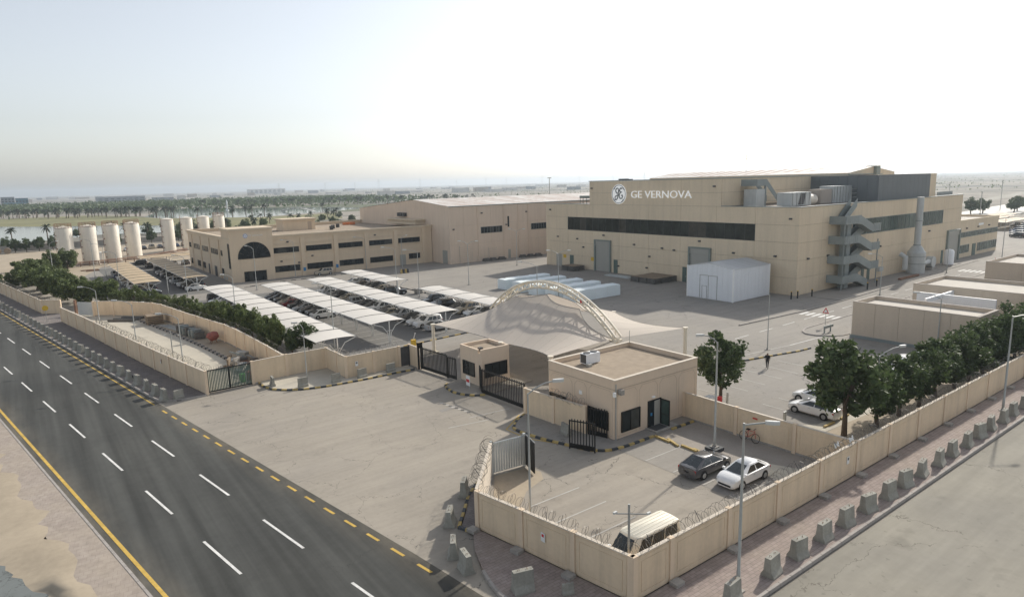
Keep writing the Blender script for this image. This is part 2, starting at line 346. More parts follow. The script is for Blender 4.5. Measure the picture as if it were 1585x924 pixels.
sheet('parking_ground', [(15.5, 139), (31, 139), (31, 206), (15.5, 206)], .004, 'parking_asphalt')
sheet('storage_ground', [(13.1, 69.2), (21, 69.4), (20.8, 87), (19, 102), (16, 118.5), (13.6, 123), (9, 127), (4.3, 131.8), (3.9, 124.3)], .002, 'pale_sand')
sheet('storage_ground', [(18.6, 71), (20.9, 71), (20.6, 88), (18.9, 101.8), (15.9, 118), (13.5, 122.5), (13.5, 117), (16, 103), (17.5, 88)], .006, 'sand')
sheet('gravel_strip', [(38.5, 19.8), (43.1, 19.8), (43.1, 32.5), (38.5, 32.5)], .005, 'gravel')
sheet('gravel_strip', [(43.4, 19.8), (125, 19.8), (125, 24.2), (49, 24.6), (43.4, 26)], .005, 'sand')
sheet('tank_ground', [(-20, 186), (12, 186), (17, 211), (60, 214), (90, 290), (-25, 288)], -.004, 'sand')
# side pavements (raised slabs, kerb stones along them)
def pavement(name, P, m, z=.12):
    return struct(B().prism(P, -.05, z).build(name, m))
corner = [(18.8, 29.5), (17.9, 28), (17.2, 26.2), (16.75, 24.6), (16.7, 22), (17.3, 19.2), (18.9, 17.1), (21.5, 16.15), (25, 15.95)]
pavement('side_pavement', [(19.45, 29.6)]+corner+[(140, 15.95), (140, 19.45), (21.35, 19.45)], 'pink_pavers')
kl = [(RX(y, EDGE+.14), y) for y in (330, 200, 72)]+[(8.7, 70.2), (9.3, 69.0), (10.4, 68.25), (12.9, 68.2)]
pavement('verge_pavement', kl+[(12.9, 68.4), (3.75, 124.3), (4.0, 133.3), (1.6, 135.2), (-4.3, 168.6), (-32, 330)], 'grey_pavers')
pavement('far_pavement', [(RX(y, .6), y) for y in (-10, 330)]+[(RX(y, -1.55), y) for y in (330, -10)], 'road_pavers', .1)
def wob(y, k=0): return .28*math.sin(y*.9+k)+.2*math.sin(y*2.3+1.7*k)+.12*math.sin(y*5.1+k)
ysv = [-10+.8*i for i in range(170)]
def outer(y): return lerp(-3.35, -6.2, min(1, max(0, (y-38)/22)))-.07*max(0, y-60) if y > 38 else -3.35+.02*(38-y)
sv_ = B().loft([[(RX(y, 0)+q, y, z) for q, z in ((-1.15+1.1*wob(y, 1), .106), (-1.75+.5*wob(y, 1), .135), (-2.4+.6*wob(y, 2), .11), (outer(y)+.9+.4*wob(y, 3), .06+.03*math.sin(y*1.3)), (outer(y)+.9*wob(y, 4), -.02))] for y in ysv], False, False)
struct(sv_.build('sand_verge', 'sand', None, 180))
sheet('sand_verge', [(RX(y, -1.7), y) for y in (126, 330)]+[(-90, 330), (-40, 126)], .01, 'sand')
sheet('old_lane', [(RX(126, -2), 126), (RX(-10, -2), -10), (-30, -10), (-60, 126)], .0, 'old_asphalt')
# kerbs of separate stones
kproto = {}
def kerb(name, P, mats, ln=.5, w_=.22, h=.15, z0=-.04):
    root = sroot(name, (P[0][0], P[0][1], 0)); pts = resample(P, ln)
    for i, (a, b) in enumerate(zip(pts, pts[1:])):
        k = (ln, w_, h)
        if k not in kproto:
            kproto[k] = bpy.data.meshes.new('kerb_block')
            e = .012
            kproto[k].from_pydata([(sx*(ln/2-e-(.004 if q else 0)), sy*(w_/2-(.02 if q else 0)), h if q else z0) for q in (0, 1) for sx, sy in ((-1, -1), (1, -1), (1, 1), (-1, 1))], [], [(4, 5, 6, 7), (0, 1, 5, 4), (1, 2, 6, 5), (2, 3, 7, 6), (3, 0, 4, 7)])
            kproto[k].materials.append(MT['kerb_stone'])
        inst(kproto[k], 'kerb_block', (a+b)/2-root.location, root, math.atan2(b.y-a.y, b.x-a.x), mats[i % len(mats)])
    return root
YB = ['kerb_yellow', 'kerb_black']
kerb('kerb', [(x, y) for x, y in corner[2:]]+[(140, 15.9)], ['kerb_stone'], 1.0, .2, .15)
kerb('kerb', kl[::-1][:5]+[(RX(150, EDGE+.05), 150)], ['kerb_stone'], 1.0, .18, .15)
kerb('kerb', [(RX(y, .66), y) for y in (20, 110)], ['kerb_stone'], 1.0, .18, .12)
kerb('painted_kerb', [(18.2, 69.0), (18.15, 67.3), (18.6, 65.6), (19.6, 64.5), (21, 63.6), (22.9, 63), (24.5, 62.8), (26.3, 62.65), (28.1, 62.55), (30, 62.55), (31.8, 62.5), (33.2, 62.4)], YB, .55)
kerb('painted_kerb', [(33.8, 50.0), (32.9, 50.5), (32.2, 51.5), (31.9, 52.7), (32.1, 54.2), (32.5, 55.2), (33.3, 55.6)], YB, .5)
kerb('painted_kerb', [(33.3, 43.3), (31.6, 42.3), (30.6, 41.3), (30.55, 40.2), (31.0, 37.9), (31.7, 35.7), (32.3, 33.9), (33.3, 33.0), (34.8, 32.75), (38.2, 32.7)], YB, .55)
kerb('painted_kerb', [(40.2, 32.75), (43.1, 32.75)], YB, .55)
kerb('painted_kerb', [(22.9, 35.0), (21.3, 33.8), (19.9, 32.2), (18.55, 30.7), (19.2, 29.6)], YB, .55)
kerb('painted_kerb', [(60, 41.2), (66.6, 39.8), (70, 39.0), (72.7, 38.8)], YB, .7)
kerb('kerb', [(150, 53.3), (115, 51.5), (103.7, 50.9), (92, 50.7), (76, 51.5)], ['kerb_stone'], 1.2, .25)
kerb('kerb', [(150, 46.3), (93.9, 44.7), (81.6, 44.5), (79.6, 44.0), (78.6, 42.8), (78.7, 41.6), (79.5, 40.2), (81, 39.2)], ['kerb_stone'], 1.2, .25)
kerb('painted_kerb', [(36, 140.5), (44, 143), (62, 144.5)], ['kerb_stone', 'kerb_black'], 1.2)
kerb('painted_kerb', [(58.5, 130), (59.5, 112), (59.8, 78)], ['kerb_stone', 'kerb_black'], 1.2)
kerb('painted_kerb', [(37, 72.6), (47, 73.5), (57, 73.8)], YB, 1.0)
# raised pavements inside
pavement('pocket_pavement', [(18.3, 69.3), (18.25, 67.3), (18.7, 65.7), (19.7, 64.6), (21, 63.7), (22.9, 63.1), (26.3, 62.75), (33, 62.5), (33, 64.2), (25.85, 64.2), (25.85, 69.4)], 'pale_sand', .1)
pavement('gate_island', [(34.6, 49.9), (33, 50.6), (32.3, 51.6), (32, 52.7), (32.2, 54.1), (32.6, 55.1), (33.4, 55.5), (35.5, 56.4), (40, 56.4), (40, 50.5)], 'concrete', .11)
pavement('gatehouse_pavement', [(33.6, 43.4), (31.6, 42.2), (30.7, 41.2), (30.7, 40.2), (31.1, 37.9), (31.8, 35.8), (32.4, 34), (33.3, 33.1), (34.8, 32.85), (43.2, 32.85), (43.2, 34.4), (35.4, 34.4), (35.4, 43.4)], 'yard', .11)
pavement('corner_pavement', [(23, 35), (21.3, 33.7), (20, 32.1), (18.7, 30.6), (19.3, 29.7), (20, 31.2), (23.6, 35)], 'grey_pavers', .1)
pavement('works_pavement', [(104, 51), (115, 51.6), (172, 54.4), (172, 58.2), (104, 58.2)], 'yard', .08)
pavement('block_pavement', [(79.6, 40.4), (78.8, 41.7), (78.8, 42.8), (79.7, 43.9), (81.6, 44.4), (93.9, 44.55), (240, 49), (240, 39.5), (88, 38.6), (81, 39.4)], 'yard', .08)
for P in ([(28.2, 49.3), (30.2, 49.6), (30.2, 49.0), (28.2, 48.6)],): sheet('patch', P, .0, 'yard', None)
# road paint
def dash(parent, x0, y0, y1, wd, m, z=-.004):
    a, b = RX(y0, x0), RX(y1, x0)
    B().quad((a-wd/2, y0, z), (a+wd/2, y0, z), (b+wd/2, y1, z), (b-wd/2, y1, z)).build('lane_marking', m, parent)
for x0, off in ((4.68, 0), (8.22, .35)):
    for k in range(-2, 24): dash(main_road, x0, 34.2+off+9.62*k, 39+off+9.62*k, .15, 'paint_white')
dash(main_road, 1.22, -20, 330, .2, 'paint_yellow'); dash(main_road, 11.62, 68.6, 330, .14, 'paint_yellow')
for k in range(17): dash(main_road, 11.55, 27.9+2.33*k, 29.05+2.33*k, .17, 'paint_yellow')
def stripe(parent, x0, y0, x1, y1, wd, m='paint_worn', z=.012, name='bay_marking'):
    d = Vector((x1-x0, y1-y0)).normalized(); n = Vector((-d.y, d.x))*wd/2
    return B().quad((x0-n.x, y0-n.y, z), (x1-n.x, y1-n.y, z), (x1+n.x, y1+n.y, z), (x0+n.x, y0+n.y, z)).build(name, m, parent)
for y in (20.1, 22.6, 25.1, 27.6, 30.1): stripe(yard, 34.1, y, 38, y, .1); stripe(driveway, 23.4, y, 27.6, y, .1, z=.002)
for x in (48.6, 51.1, 53.6, 56.1, 58.6, 61.1, 63.6, 66.1, 68.6): stripe(yard, x, 26.5, x, 31.5, .1)
for x in (47.5, 50.4, 53.3, 56.2, 59.1, 62, 64.9): stripe(yard, x, 34.5, x, 38.5, .1)
for k in range(6): stripe(yard, 89.6, 45.2+k*.95, 92.0, 45.2+k*.95, .5, 'paint_white', name='crossing_bar')
for k in range(6): stripe(yard, 151, 46.3+k*.95, 154.5, 46.3+k*.95, .5, 'paint_white', name='crossing_bar')
for k in range(14): stripe(yard, 70+k*5.6, 47.4+k*.12, 73+k*5.6, 47.45+k*.12, .12, 'paint_white', name='lane_marking')
stripe(yard, 72, 41.2, 80, 40.8, .12, 'paint_white', name='edge_marking'); stripe(yard, 61, 42.6, 72, 41.2, .12, 'paint_worn', name='edge_marking')
for k in range(10): stripe(driveway, 29.3+.06*k, 50.9-.42*k, 29.6+.06*k, 50.8-.42*k, .22, 'kerb_black' if k % 2 else 'paint_worn', .002, 'hump_marking')
stripe(driveway, 26.6, 45.0, 30.3, 44.4, .1, z=.002); stripe(driveway, 29.3, 45.9, 33.3, 45.5, .1, z=.002)
for a in ((32.2, 34.9, 30.2, 39.0), (30.2, 39.0, 30.1, 41.6), (30.1, 41.6, 33, 43.6)): stripe(driveway, *a, .1, 'paint_yellow', .002, 'edge_marking')
for i in range(18):
    stripe(yard, 34.0, 76.2+i*2.6, 38.8, 76.2+i*2.6, .09, z=.01); stripe(yard, 42.8, 76.2+i*2.6, 47.4, 76.2+i*2.6, .09, z=.01)
# lake, lawns
sheet('lake_water', [(-60, 330), (-6, 344), (12, 358), (34, 381), (52, 366), (75, 372), (80, 420), (50, 470), (16, 508), (-9, 545), (-60, 590)], -.05, 'water')
sheet('lake_water', [(88, 560), (141, 492), (205, 530), (260, 575), (262, 640), (199, 745), (176, 860), (125, 800), (100, 680), (84, 610)], -.05, 'water')
sheet('lawn', [(-70, 590), (-9, 546), (16, 509), (52, 471), (82, 421), (77, 371), (130, 380), (170, 410), (205, 500), (140, 490), (86, 560), (80, 640), (55, 720), (-75, 730)], -.06, 'lawn')
sheet('lawn', [(206, 529), (262, 574), (264, 640), (200, 748), (300, 760), (340, 600), (260, 480)], -.065, 'scrub')
sheet('sand_patch', [(21.2, 30.2), (22.2, 32.3), (24.3, 35.1), (26.6, 34.8), (27.2, 33.6), (26.6, 32.6), (24.6, 31.9), (22.6, 30.2), (21.4, 28.6), (20.6, 28.9)], .0, 'sand')
sheet('sand_patch', [(43.5, 26), (49, 24.7), (58, 24.3), (58, 25.6), (50, 25.9), (46, 28.5), (43.5, 30)], .006, 'pale_sand')
sheet('sand_patch', [(38.4, 20), (40.6, 20), (41.3, 22), (40.2, 24.4), (38.6, 25.2)], .009, 'pale_sand')
# ================================================================ BUILDINGS
# a wall facing -X ('x', plane at X=pl, u = Y) or -Y ('y', plane at Y=pl, u = X)
def wbox(parent, name, ax, pl, u0, u1, z0, z1, d0, d1, m):
    """box on a wall: from d0 to d1 metres in front of the plane"""
    if ax == 'x': return ubox(parent, name, pl-d1, u0, z0, pl-d0, u1, z1, m)
    return ubox(parent, name, u0, pl-d1, z0, u1, pl-d0, z1, m)
def panels(parent, ax, pl, us, zs, m, skip=lambda u, z: False, g=.02, name='wall_panel'):
    for a, b in zip(us, us[1:]):
        for c, d in zip(zs, zs[1:]):
            if not skip((a+b)/2, (c+d)/2): wbox(parent, name, ax, pl, a+g, b-g, c+g, d-g, 0, .1, m)
GR = random.Random(3)
def glazing(parent, ax, pl, u0, u1, z0, z1, n, glass, frame, d=-.06, name='window', fw_=.06, rows=1):
    fr = B()
    def bx(a, b, c, e, d0, d1):
        if ax == 'x': fr.box(pl-d1, a, c, pl-d0, b, e)
        else: fr.box(a, pl-d1, c, b, pl-d0, e)
    bx(u0-fw_, u1+fw_, z0-fw_, z0, d, d+.1); bx(u0-fw_, u1+fw_, z1, z1+fw_, d, d+.1); bx(u0-fw_, u0, z0, z1, d, d+.1); bx(u1, u1+fw_, z0, z1, d, d+.1)
    w_ = (u1-u0)/n
    for i in range(1, n): bx(u0+i*w_-.025, u0+i*w_+.025, z0, z1, d, d+.07)
    win = fr.build(name, frame, parent)
    for i in range(n):
        for r_ in range(rows):
            h = (z1-z0)/rows
            wbox(win, 'pane', ax, pl, u0+i*w_+.03, u0+(i+1)*w_-.03, z0+r_*h+.01, z0+(r_+1)*h-.01, d, d+.03, glass+('_blind' if GR.random() < .22 else ''))
    return win
def font_mesh(txt, m, width, height, parent, origin, ax, extr=.06, name='lettering'):
    c = bpy.data.curves.new('t', 'FONT'); c.body = txt; c.extrude = extr; c.resolution_u = 3; c.offset = -.008
    o = bpy.data.objects.new('t', c); col.objects.link(o); bpy.context.view_layer.update()
    me = bpy.data.meshes.new_from_object(o.evaluated_get(bpy.context.evaluated_depsgraph_get())); bpy.data.objects.remove(o)
    xs = [q.co.x for q in me.vertices]; ys = [q.co.y for q in me.vertices]; x0, x1, y0, y1 = min(xs), max(xs), min(ys), max(ys)
    out = B(); V = []
    for q in me.vertices:
        a = (q.co.x-x0)/(x1-x0)*width; b = (q.co.y-y0)/(y1-y0)*height; z = q.co.z
        V.append((origin[0]-z, origin[1]-a, origin[2]+b) if ax == 'x' else (origin[0]+a, origin[1]-z, origin[2]+b))
    out.add(V, [tuple(p.vertices) for p in me.polygons]); return out.build(name, m, parent)
def floodlight(parent, ax, pl, u, z):
    wbox(parent, 'floodlight', ax, pl, u-.22, u+.22, z, z+.28, 0, .3, 'dark_grey')
# ---------------------------------------------------------------- main factory
F = thing('factory_building', 'large beige panelled factory with dark window band and white company lettering', 'building', (103, 58.4, 0))
XF, YS = 102.9, 58.3
B().box(103, 58.4, 0, 171, 123.1, 14.35).build('wall_core', 'joint', F)
B().box(103.4, 58.8, 14.35, 170.6, 122.7, 14.4).build('roof', 'roof_grey', F)
yc = [58.3, 66.4, 74.4, 82.6, 90.7, 98.9, 107.2, 115.3, 123.2]; zc = [0, 2.95, 5.9, 8.85, 11.75, 14.7]
panels(F, 'x', XF+.1, yc, zc, 'precast', lambda u, z: 66.4 < u < 115.3 and 8.85 < z < 11.75)
glazing(F, 'x', XF, 66.42, 115.28, 8.88, 11.72, 24, 'strip_glass', 'dark_grey', -.08)
uy = [73.5, 82.6, 90.7, 98.9, 108]; panels(F, 'x', XF+.1, uy, [14.7, 17.2, 19.7], 'precast')
xc = [102.9, 112, 121, 129, 137, 145, 153, 160.8, 171]
panels(F, 'y', YS+.1, xc, zc, 'precast', lambda u, z: 121 < u < 160.8 and 8.85 < z < 11.75)
glazing(F, 'y', YS, 121.05, 160.75, 8.95, 11.7, 22, 'green_glass', 'coping_metal', -.08)
hb = B().box(103, 73.6, 14.4, 165, 107.9, 19.55); hb.build('upper_wall_core', 'joint', F)
panels(F, 'y', 73.6, [103.05, 111, 119, 127, 133.4], [14.7, 17.2, 19.7], 'precast')
cp = B().box(102.78, 58.18, 14.7, 103.2, 73.4, 14.82).box(102.78, 108.1, 14.7, 103.2, 123.3, 14.82).box(103.2, 58.18, 14.7, 171.1, 58.6, 14.82).box(170.7, 58.6, 14.7, 171.1, 123.3, 14.82)
cp.box(102.75, 73.4, 19.7, 103.25, 108.1, 19.86).box(103.25, 73.35, 19.7, 165, 73.8, 19.86); cp.build('coping', 'coping_metal', F)
gv = B().box(133.5, 60, 14.4, 157, 73.45, 19.5); gc = gv.build('clad_volume', 'grey_clad', F)
for k in range(12): ubox(gc, 'cladding_sheet', 133.5+k*1.96, 59.93, 14.8, 135.42+k*1.96, 59.99, 19.6, 'grey_clad')
for k in range(7): ubox(gc, 'cladding_sheet', 133.42, 60.1+k*1.92, 14.8, 133.49, 61.98+k*1.92, 19.6, 'grey_clad')
B().box(157, 60, 14.4, 160.2, 73.45, 19.6).build('end_wall', 'precast', F)
B().box(160.4, 59.6, 14.8, 168.5, 59.7, 15.6).build('roof_screen', 'stair_metal', F)
# rear bay with low-pitched sheet roof
B().add([(150, 132, 20.2), (150, 73.7, 20.2), (161, 73.7, 21.5), (161, 132, 21.5), (172, 73.7, 20.2), (172, 132, 20.2)], [(0, 1, 2, 3), (3, 2, 4, 5)]).build('rear_roof', 'hall_roof', F)
B().box(150, 74, 14.4, 172, 107, 20.15).box(150, 123.3, 0, 172, 132, 20.15).box(150, 107, 14.4, 172, 123.2, 20.15).add([(150, 73.72, 19), (172, 73.72, 19), (172, 73.72, 20.18), (161, 73.72, 21.46), (150, 73.72, 20.18)], [(0, 1, 2, 3, 4)]).build('rear_wall', 'precast', F)
B().box(161.2, 73.0, 19.5, 163, 75.5, 21.7).build('rear_vent', 'frame_green', F)
# doors
def roller(u0, u1, h, ax='x', pl=XF, m='door_grey', name='roller_door', par=None, fr='frame_green'):
    par = par or F
    d = wbox(par, name, ax, pl, u0+.35, u1-.35, 0.02, h-1.3, .0, .06, m)
    for k in range(int((h-1.4)/.45)): wbox(d, 'slat', ax, pl, u0+.36, u1-.36, .05+k*.45, .44+k*.45, .06, .085, m)
    for a, b in ((u0, u0+.35), (u1-.35, u1)): wbox(d, 'jamb', ax, pl, a, b, 0, h, 0, .4, fr)
    wbox(d, 'lintel', ax, pl, u0+.35, u1-.35, h-.25, h, 0, .4, fr); wbox(d, 'shutter_box', ax, pl, u0+.36, u1-.36, h-1.3, h-.26, .02, .22, 'door_grey')
roller(101.2, 106.3, 7.0); roller(75.3, 80.4, 7.0)
for u0, u1, m in ((113.4, 114.7, 'door_green'), (99.3, 100.5, 'door_green'), (80.9, 81.9, 'door_green'), (117.5, 119.5, 'door_grey')):
    d = wbox(F, 'door', 'x', XF, u0, u1, 0, 2.9, 0, .05, m); wbox(d, 'handle', 'x', XF, u0+.1, u0+.2, 1.0, 1.2, .05, .1, 'galvanised')
for u in (116.5, 107.1): wbox(F, 'hazard_sign', 'x', XF, u-.5, u+.5, 2.1, 2.9, .0, .03, 'sign_yellow')
for u, z in ((121.5, 13.2), (118.8, 6.9), (112, 6.7), (110, 4.9), (103.5, 7.9), (94.5, 6.4), (87, 6.1), (78, 8.0), (70.5, 6.3), (62.3, 6.3), (59.8, 12.7), (107.2, 18.1), (75, 18.2), (84, 5.9), (90.3, 4.2), (99, 1.5), (91, 1.8)): floodlight(F, 'x', XF, u, z)
for u, z in ((112.5, 5.9), (132, 6.0), (106, 5.9), (154, 7.5)): floodlight(F, 'y', YS, u, z)
roller(163.6, 170.6, 7.1, 'y', YS)
for u0 in (125.2, 127.5, 161.4): wbox(F, 'door', 'y', YS, u0, u0+1.1, 0, 2.9, 0, .05, 'door_green')
wbox(F, 'wall_unit', 'y', YS, 131.5, 133.2, 1.3, 2.1, 0, .5, 'pale_metal')
# company sign on the upper wall
font_mesh('GE VERNOVA', 'letter_added_glow', 15.4, 1.42, F, (XF-.14, 95.4, 16.18), 'x', .09)
def disc(b, x, cy, cz, r0, r1, n=48):
    vs = []
    for k in range(n):
        a = 2*math.pi*k/n
        for q in (r0, r1): vs.append((x, cy-q*math.cos(a), cz+q*math.sin(a)))
    b.add(vs, [(2*k, 2*k+1, (2*k+3) % (2*n), (2*k+2) % (2*n)) for k in range(n)]); return b
lg = B().loft([[(x, 98.9-2.08*math.cos(6.28318*k/40), 16.95+2.08*math.sin(6.28318*k/40)) for k in range(40)] for x in (XF-.02, XF-.16)]).build('emblem', 'letter_added_glow', F)
disc(B(), XF-.175, 98.9, 16.95, 1.80, 1.93).build('emblem_ring', 'grey_clad', lg)
def stroke(b, pts, r, x, cy, cz, s):
    P = []
    for i in range(len(pts)-1):
        p0 = pts[max(i-1, 0)]; p1 = pts[i]; p2 = pts[i+1]; p3 = pts[min(i+2, len(pts)-1)]
        for k in range(5):
            t_ = k/5; P.append([.5*(2*p1[c]+(p2[c]-p0[c])*t_+(2*p0[c]-5*p1[c]+4*p2[c]-p3[c])*t_*t_+(3*p1[c]-p0[c]-3*p2[c]+p3[c])*t_**3) for c in (0, 1)])
    P.append(pts[-1]); b.tube([(x, cy-q[0]*s, cz+q[1]*s) for q in P], r, 5)
lt = B(); G_ = [(-.02, .48), (-.12, .70), (-.38, .66), (-.46, .36), (-.25, .10), (-.02, .22), (.0, .50), (-.06, .0), (-.16, -.42), (-.40, -.66), (-.60, -.52), (-.52, -.26), (-.22, -.14), (.0, -.08)]
E_ = [(.52, .62), (.40, .74), (.22, .62), (.18, .36), (.36, .24), (.50, .26), (.30, .20), (.12, -.06), (.16, -.42), (.42, -.52), (.64, -.32), (.58, -.10), (.48, -.20)]
stroke(lt, G_, .12, XF-.19, 98.9, 16.95, 1.75); stroke(lt, E_, .12, XF-.19, 98.9, 16.95, 1.75); lt.build('emblem_script', 'grey_clad', lg)
for a in (45, 135, 225, 315):
    q = B(); stroke(q, [(.93*math.cos(R(a+k*9)), .93*math.sin(R(a+k*9))) for k in (-2, -1, 0)]+[(.80*math.cos(R(a+6)), .80*math.sin(R(a+6)))], .09, XF-.19, 98.9, 16.95, 1.95); q.build('emblem_curl', 'grey_clad', lg)
# rooftop plant
def roofthing(name, label, cat, b, m, smooth=False, loc=None): return tag(b.build(name, m, None, smooth), label, cat)
ac = thing('rooftop_unit', 'white louvred air handling unit at the factory roof corner', 'air unit', (114, 66, 14.4))
B().box(111, 64.6, 14.5, 117.6, 67.4, 16.9).build('casing', 'pale_metal', ac)
B().add([(113.2, 64.55, 14.7), (115.0, 64.55, 14.7), (115.8, 64.55, 16.7), (114.0, 64.55, 16.7)], [(0, 1, 2, 3)]).build('louvre', 'dark_grey', ac)
for k in range(5): ubox(ac, 'rib', 111.3+k*1.4, 64.5, 14.6, 111.38+k*1.4, 64.58, 16.85, 'galvanised')
roofthing('rooftop_drum', 'horizontal cream drum between rooftop units', 'drum', B().tube([(118.2, 66.2, 15.4), (118.6, 66.2, 15.4), (121.2, 66.2, 15.4), (121.6, 66.2, 15.4)], [.5, 1.0, 1.0, .5], 18), 'tank_white', 50)
ac = thing('rooftop_unit', 'large white ribbed plant container beside the dark grey cladding', 'air unit', (132, 66, 14.4))
B().box(126, 64.8, 14.5, 133.2, 67.6, 17.7).build('casing', 'pale_metal', ac)
B().box(121.8, 65, 14.5, 125.8, 67.6, 17.2).build('plenum', 'roof_grey', ac)
for k in range(7): ubox(ac, 'rib', 126.3+k*1.1, 64.7, 14.6, 126.38+k*1.1, 64.79, 17.65, 'galvanised')
q = B()
for z in (15.4, 16.2, 17): q.rod((131.5, 64.0, z), (134.6, 64.0, z), .05, 5)
for x in (131.5, 134.6): q.rod((x, 64, 14.5), (x, 64, 17.3), .05, 5)
q.build('railing', 'galvanised', ac)
st = thing('roof_stair', 'grey steel stair climbing from low to high factory roof', 'stair', (112, 71, 14.4))
B().box(108.5, 70.0, 14.45, 111.2, 72.6, 17.6).build('base_panel', 'pale_metal', st)
B().box(108.4, 69.9, 18.2, 111.6, 73.2, 18.35).box(108.4, 69.9, 18.35, 108.46, 73.2, 19.4).box(108.4, 69.86, 18.35, 111.6, 69.92, 19.4).box(111.2, 69.9, 14.4, 111.5, 70.2, 18.2).build('landing', 'stair_metal', st)
for y in (69.95, 72.2):
    B().add([(111.6, y, 18.2), (115.4, y, 15.2), (115.4, y, 16.3), (111.6, y, 19.4), (111.6, y+.06, 18.2), (115.4, y+.06, 15.2), (115.4, y+.06, 16.3), (111.6, y+.06, 19.4)], [(0, 1, 2, 3), (7, 6, 5, 4), (3, 2, 6, 7), (0, 4, 5, 1)]).build('side_panel', 'stair_metal', st)
for k in range(12): ubox(st, 'tread', 111.6+k*.32, 70.0, 18.1-k*.255, 111.9+k*.32, 72.2, 18.15-k*.255, 'stair_metal')
rp = thing('roof_screen', 'pale panel and steel platform at left end of factory roof', 'roof screen', (106, 110, 14.4))
B().box(106, 108.3, 14.45, 106.1, 110.6, 17.2).build('panel', 'pale_metal', rp); B().box(106, 110.8, 15.9, 108, 114.6, 16.5).build('platform', 'frame_green', rp)
for y in (111, 112.2, 113.4, 114.4): ubox(rp, 'post', 106, y, 14.45, 106.1, y+.1, 15.9, 'frame_green')
tag(B().rod((150, 100, 21), (150, 100, 26.5), .07, 5).rod((149.2, 100, 25), (150.8, 100, 25), .04, 4).rod((150, 99.2, 24.3), (150, 100.8, 24.3), .04, 4).build('aerial', 'galvanised'), 'thin aerial mast on the high factory roof', 'aerial')
tag(B().box(104, 98.2, 19.8, 105, 100.2, 20.15).box(104, 97, 19.8, 105, 97.8, 20.05).build('roof_vent', 'dark_grey'), 'low dark roof vent above the company emblem', 'roof vent')
# external escape stair
S_ = thing('escape_stair', 'zigzag grey steel escape stair on the factory side wall', 'stair', (118, 57, 0))
def flight(x0, z0, x1, z1, y0, y1, par=S_):
    q = B()
    for y in (y0, y1-.06): q.add([(x0, y, z0-.3), (x1, y, z1-.3), (x1, y, z1+1.1), (x0, y, z0+1.1), (x0, y+.06, z0-.3), (x1, y+.06, z1-.3), (x1, y+.06, z1+1.1), (x0, y+.06, z0+1.1)], [(0, 1, 2, 3), (7, 6, 5, 4), (3, 2, 6, 7), (0, 4, 5, 1)])
    q.quad((x0, y0, z0-.3), (x0, y1, z0-.3), (x1, y1, z1-.3), (x1, y0, z1-.3)); f_ = q.build('flight', 'stair_metal', par)
    n = max(3, int(abs(z1-z0)/.2))
    for k in range(n):
        t_ = (k+.5)/n; x = lerp(x0, x1, t_); z = lerp(z0, z1, t_); ubox(f_, 'tread', x-.14, y0+.07, z-.04, x+.14, y1-.07, z, 'stair_metal')
def landing(x0, x1, y0, y1, z, par=S_):
    B().box(x0, y0, z-.15, x1, y1, z).box(x0, y0, z, x1, y0+.06, z+1.25).box(x0, y0+.06, z, x0+.06, y1, z+1.25).box(x1-.06, y0+.06, z, x1, y1, z+.02).build('landing', 'stair_metal', par)
    for k in range(int((x1-x0)/.7)): ubox(par, 'panel_rib', x0+.2+k*.7, y0-.03, z, x0+.26+k*.7, y0-.004, z+1.25, 'coping_metal')
for z in (11.6, 8.2, 4.8, 1.4):
    landing(112.3, 117.8, 55.3, 58.15, z)
    if z > 2:
        flight(117.8, z, 122.4, z-1.7, 55.3, 56.7); landing(122.4, 125.3, 55.3, 58.15, z-1.7); flight(117.8, z-3.4, 122.4, z-1.7, 56.85, 58.1)
    else: flight(117.8, z, 121.3, .15, 55.3, 56.7)
flight(115.0, 11.6, 119.2, 14.6, 56.9, 58.1)
B().box(115.2, 56.4, 0, 116.6, 57.6, 11.45).build('column', 'stair_metal', S_)
for x in (112.5, 125): ubox(S_, 'post', x, 55.5, 0, x+.15, 55.65, 8.2 if x > 120 else 11.5, 'stair_metal')
# scrubber with stack
sc = thing('scrubber_stack', 'pale grey scrubber vessel with tall exhaust stack by factory wall', 'scrubber', (143, 56, 0))
B().lathe(143, 56, [(1.65, .1), (1.65, 4.2), (1.25, 4.7), (1.15, 5.0), (.75, 5.5)], 24).build('vessel', 'pale_metal', sc, 35)
B().lathe(143, 56, [(.62, 5.4), (.62, 15.1), (.58, 15.1)], 18).build('stack', 'pale_metal', sc, 35)
for z in (5.6, 10.4): B().lathe(143, 56, [(.7, z), (.7, z+.15)], 18).build('flange', 'stair_metal', sc)
B().tube([(138.6, 56.2, 1.1), (138.6, 56.2, 3.6), (138.6, 57.2, 4.1)], .5, 12).build('inlet_duct', 'pale_metal', sc, 40)
B().tube([(144.3, 56, 1.5), (148, 56, 1.7), (149.5, 56, 1.8)], .5, 12).build('outlet_duct', 'pale_metal', sc, 40)
B().tube([(150.2, 55.4, 1.6), (150.2, 56.6, 1.6)], 1.15, 18).build('fan_housing', 'pale_metal', sc, 40)
B().box(149, 55.2, .08, 151.6, 57, .55).build('plinth', 'footing', sc)
q = B()
for z in (2.0, 3.4): q.tube([(143+1.72*math.cos(a*.35), 56+1.72*math.sin(a*.35), z) for a in range(19)], .05, 4)
q.build('hoop', 'stair_metal', sc)
tk = thing('storage_tank', 'upright white chemical tank on a plinth beside the factory', 'tank', (160, 56.2, 0))
B().lathe(160, 56.2, [(.95, .2), (.95, 2.9), (.7, 3.3), (.2, 3.45)], 20).build('shell', 'shed_white', tk, 40); B().box(158.6, 54.9, .05, 163, 57.4, .2).build('plinth', 'footing', tk)
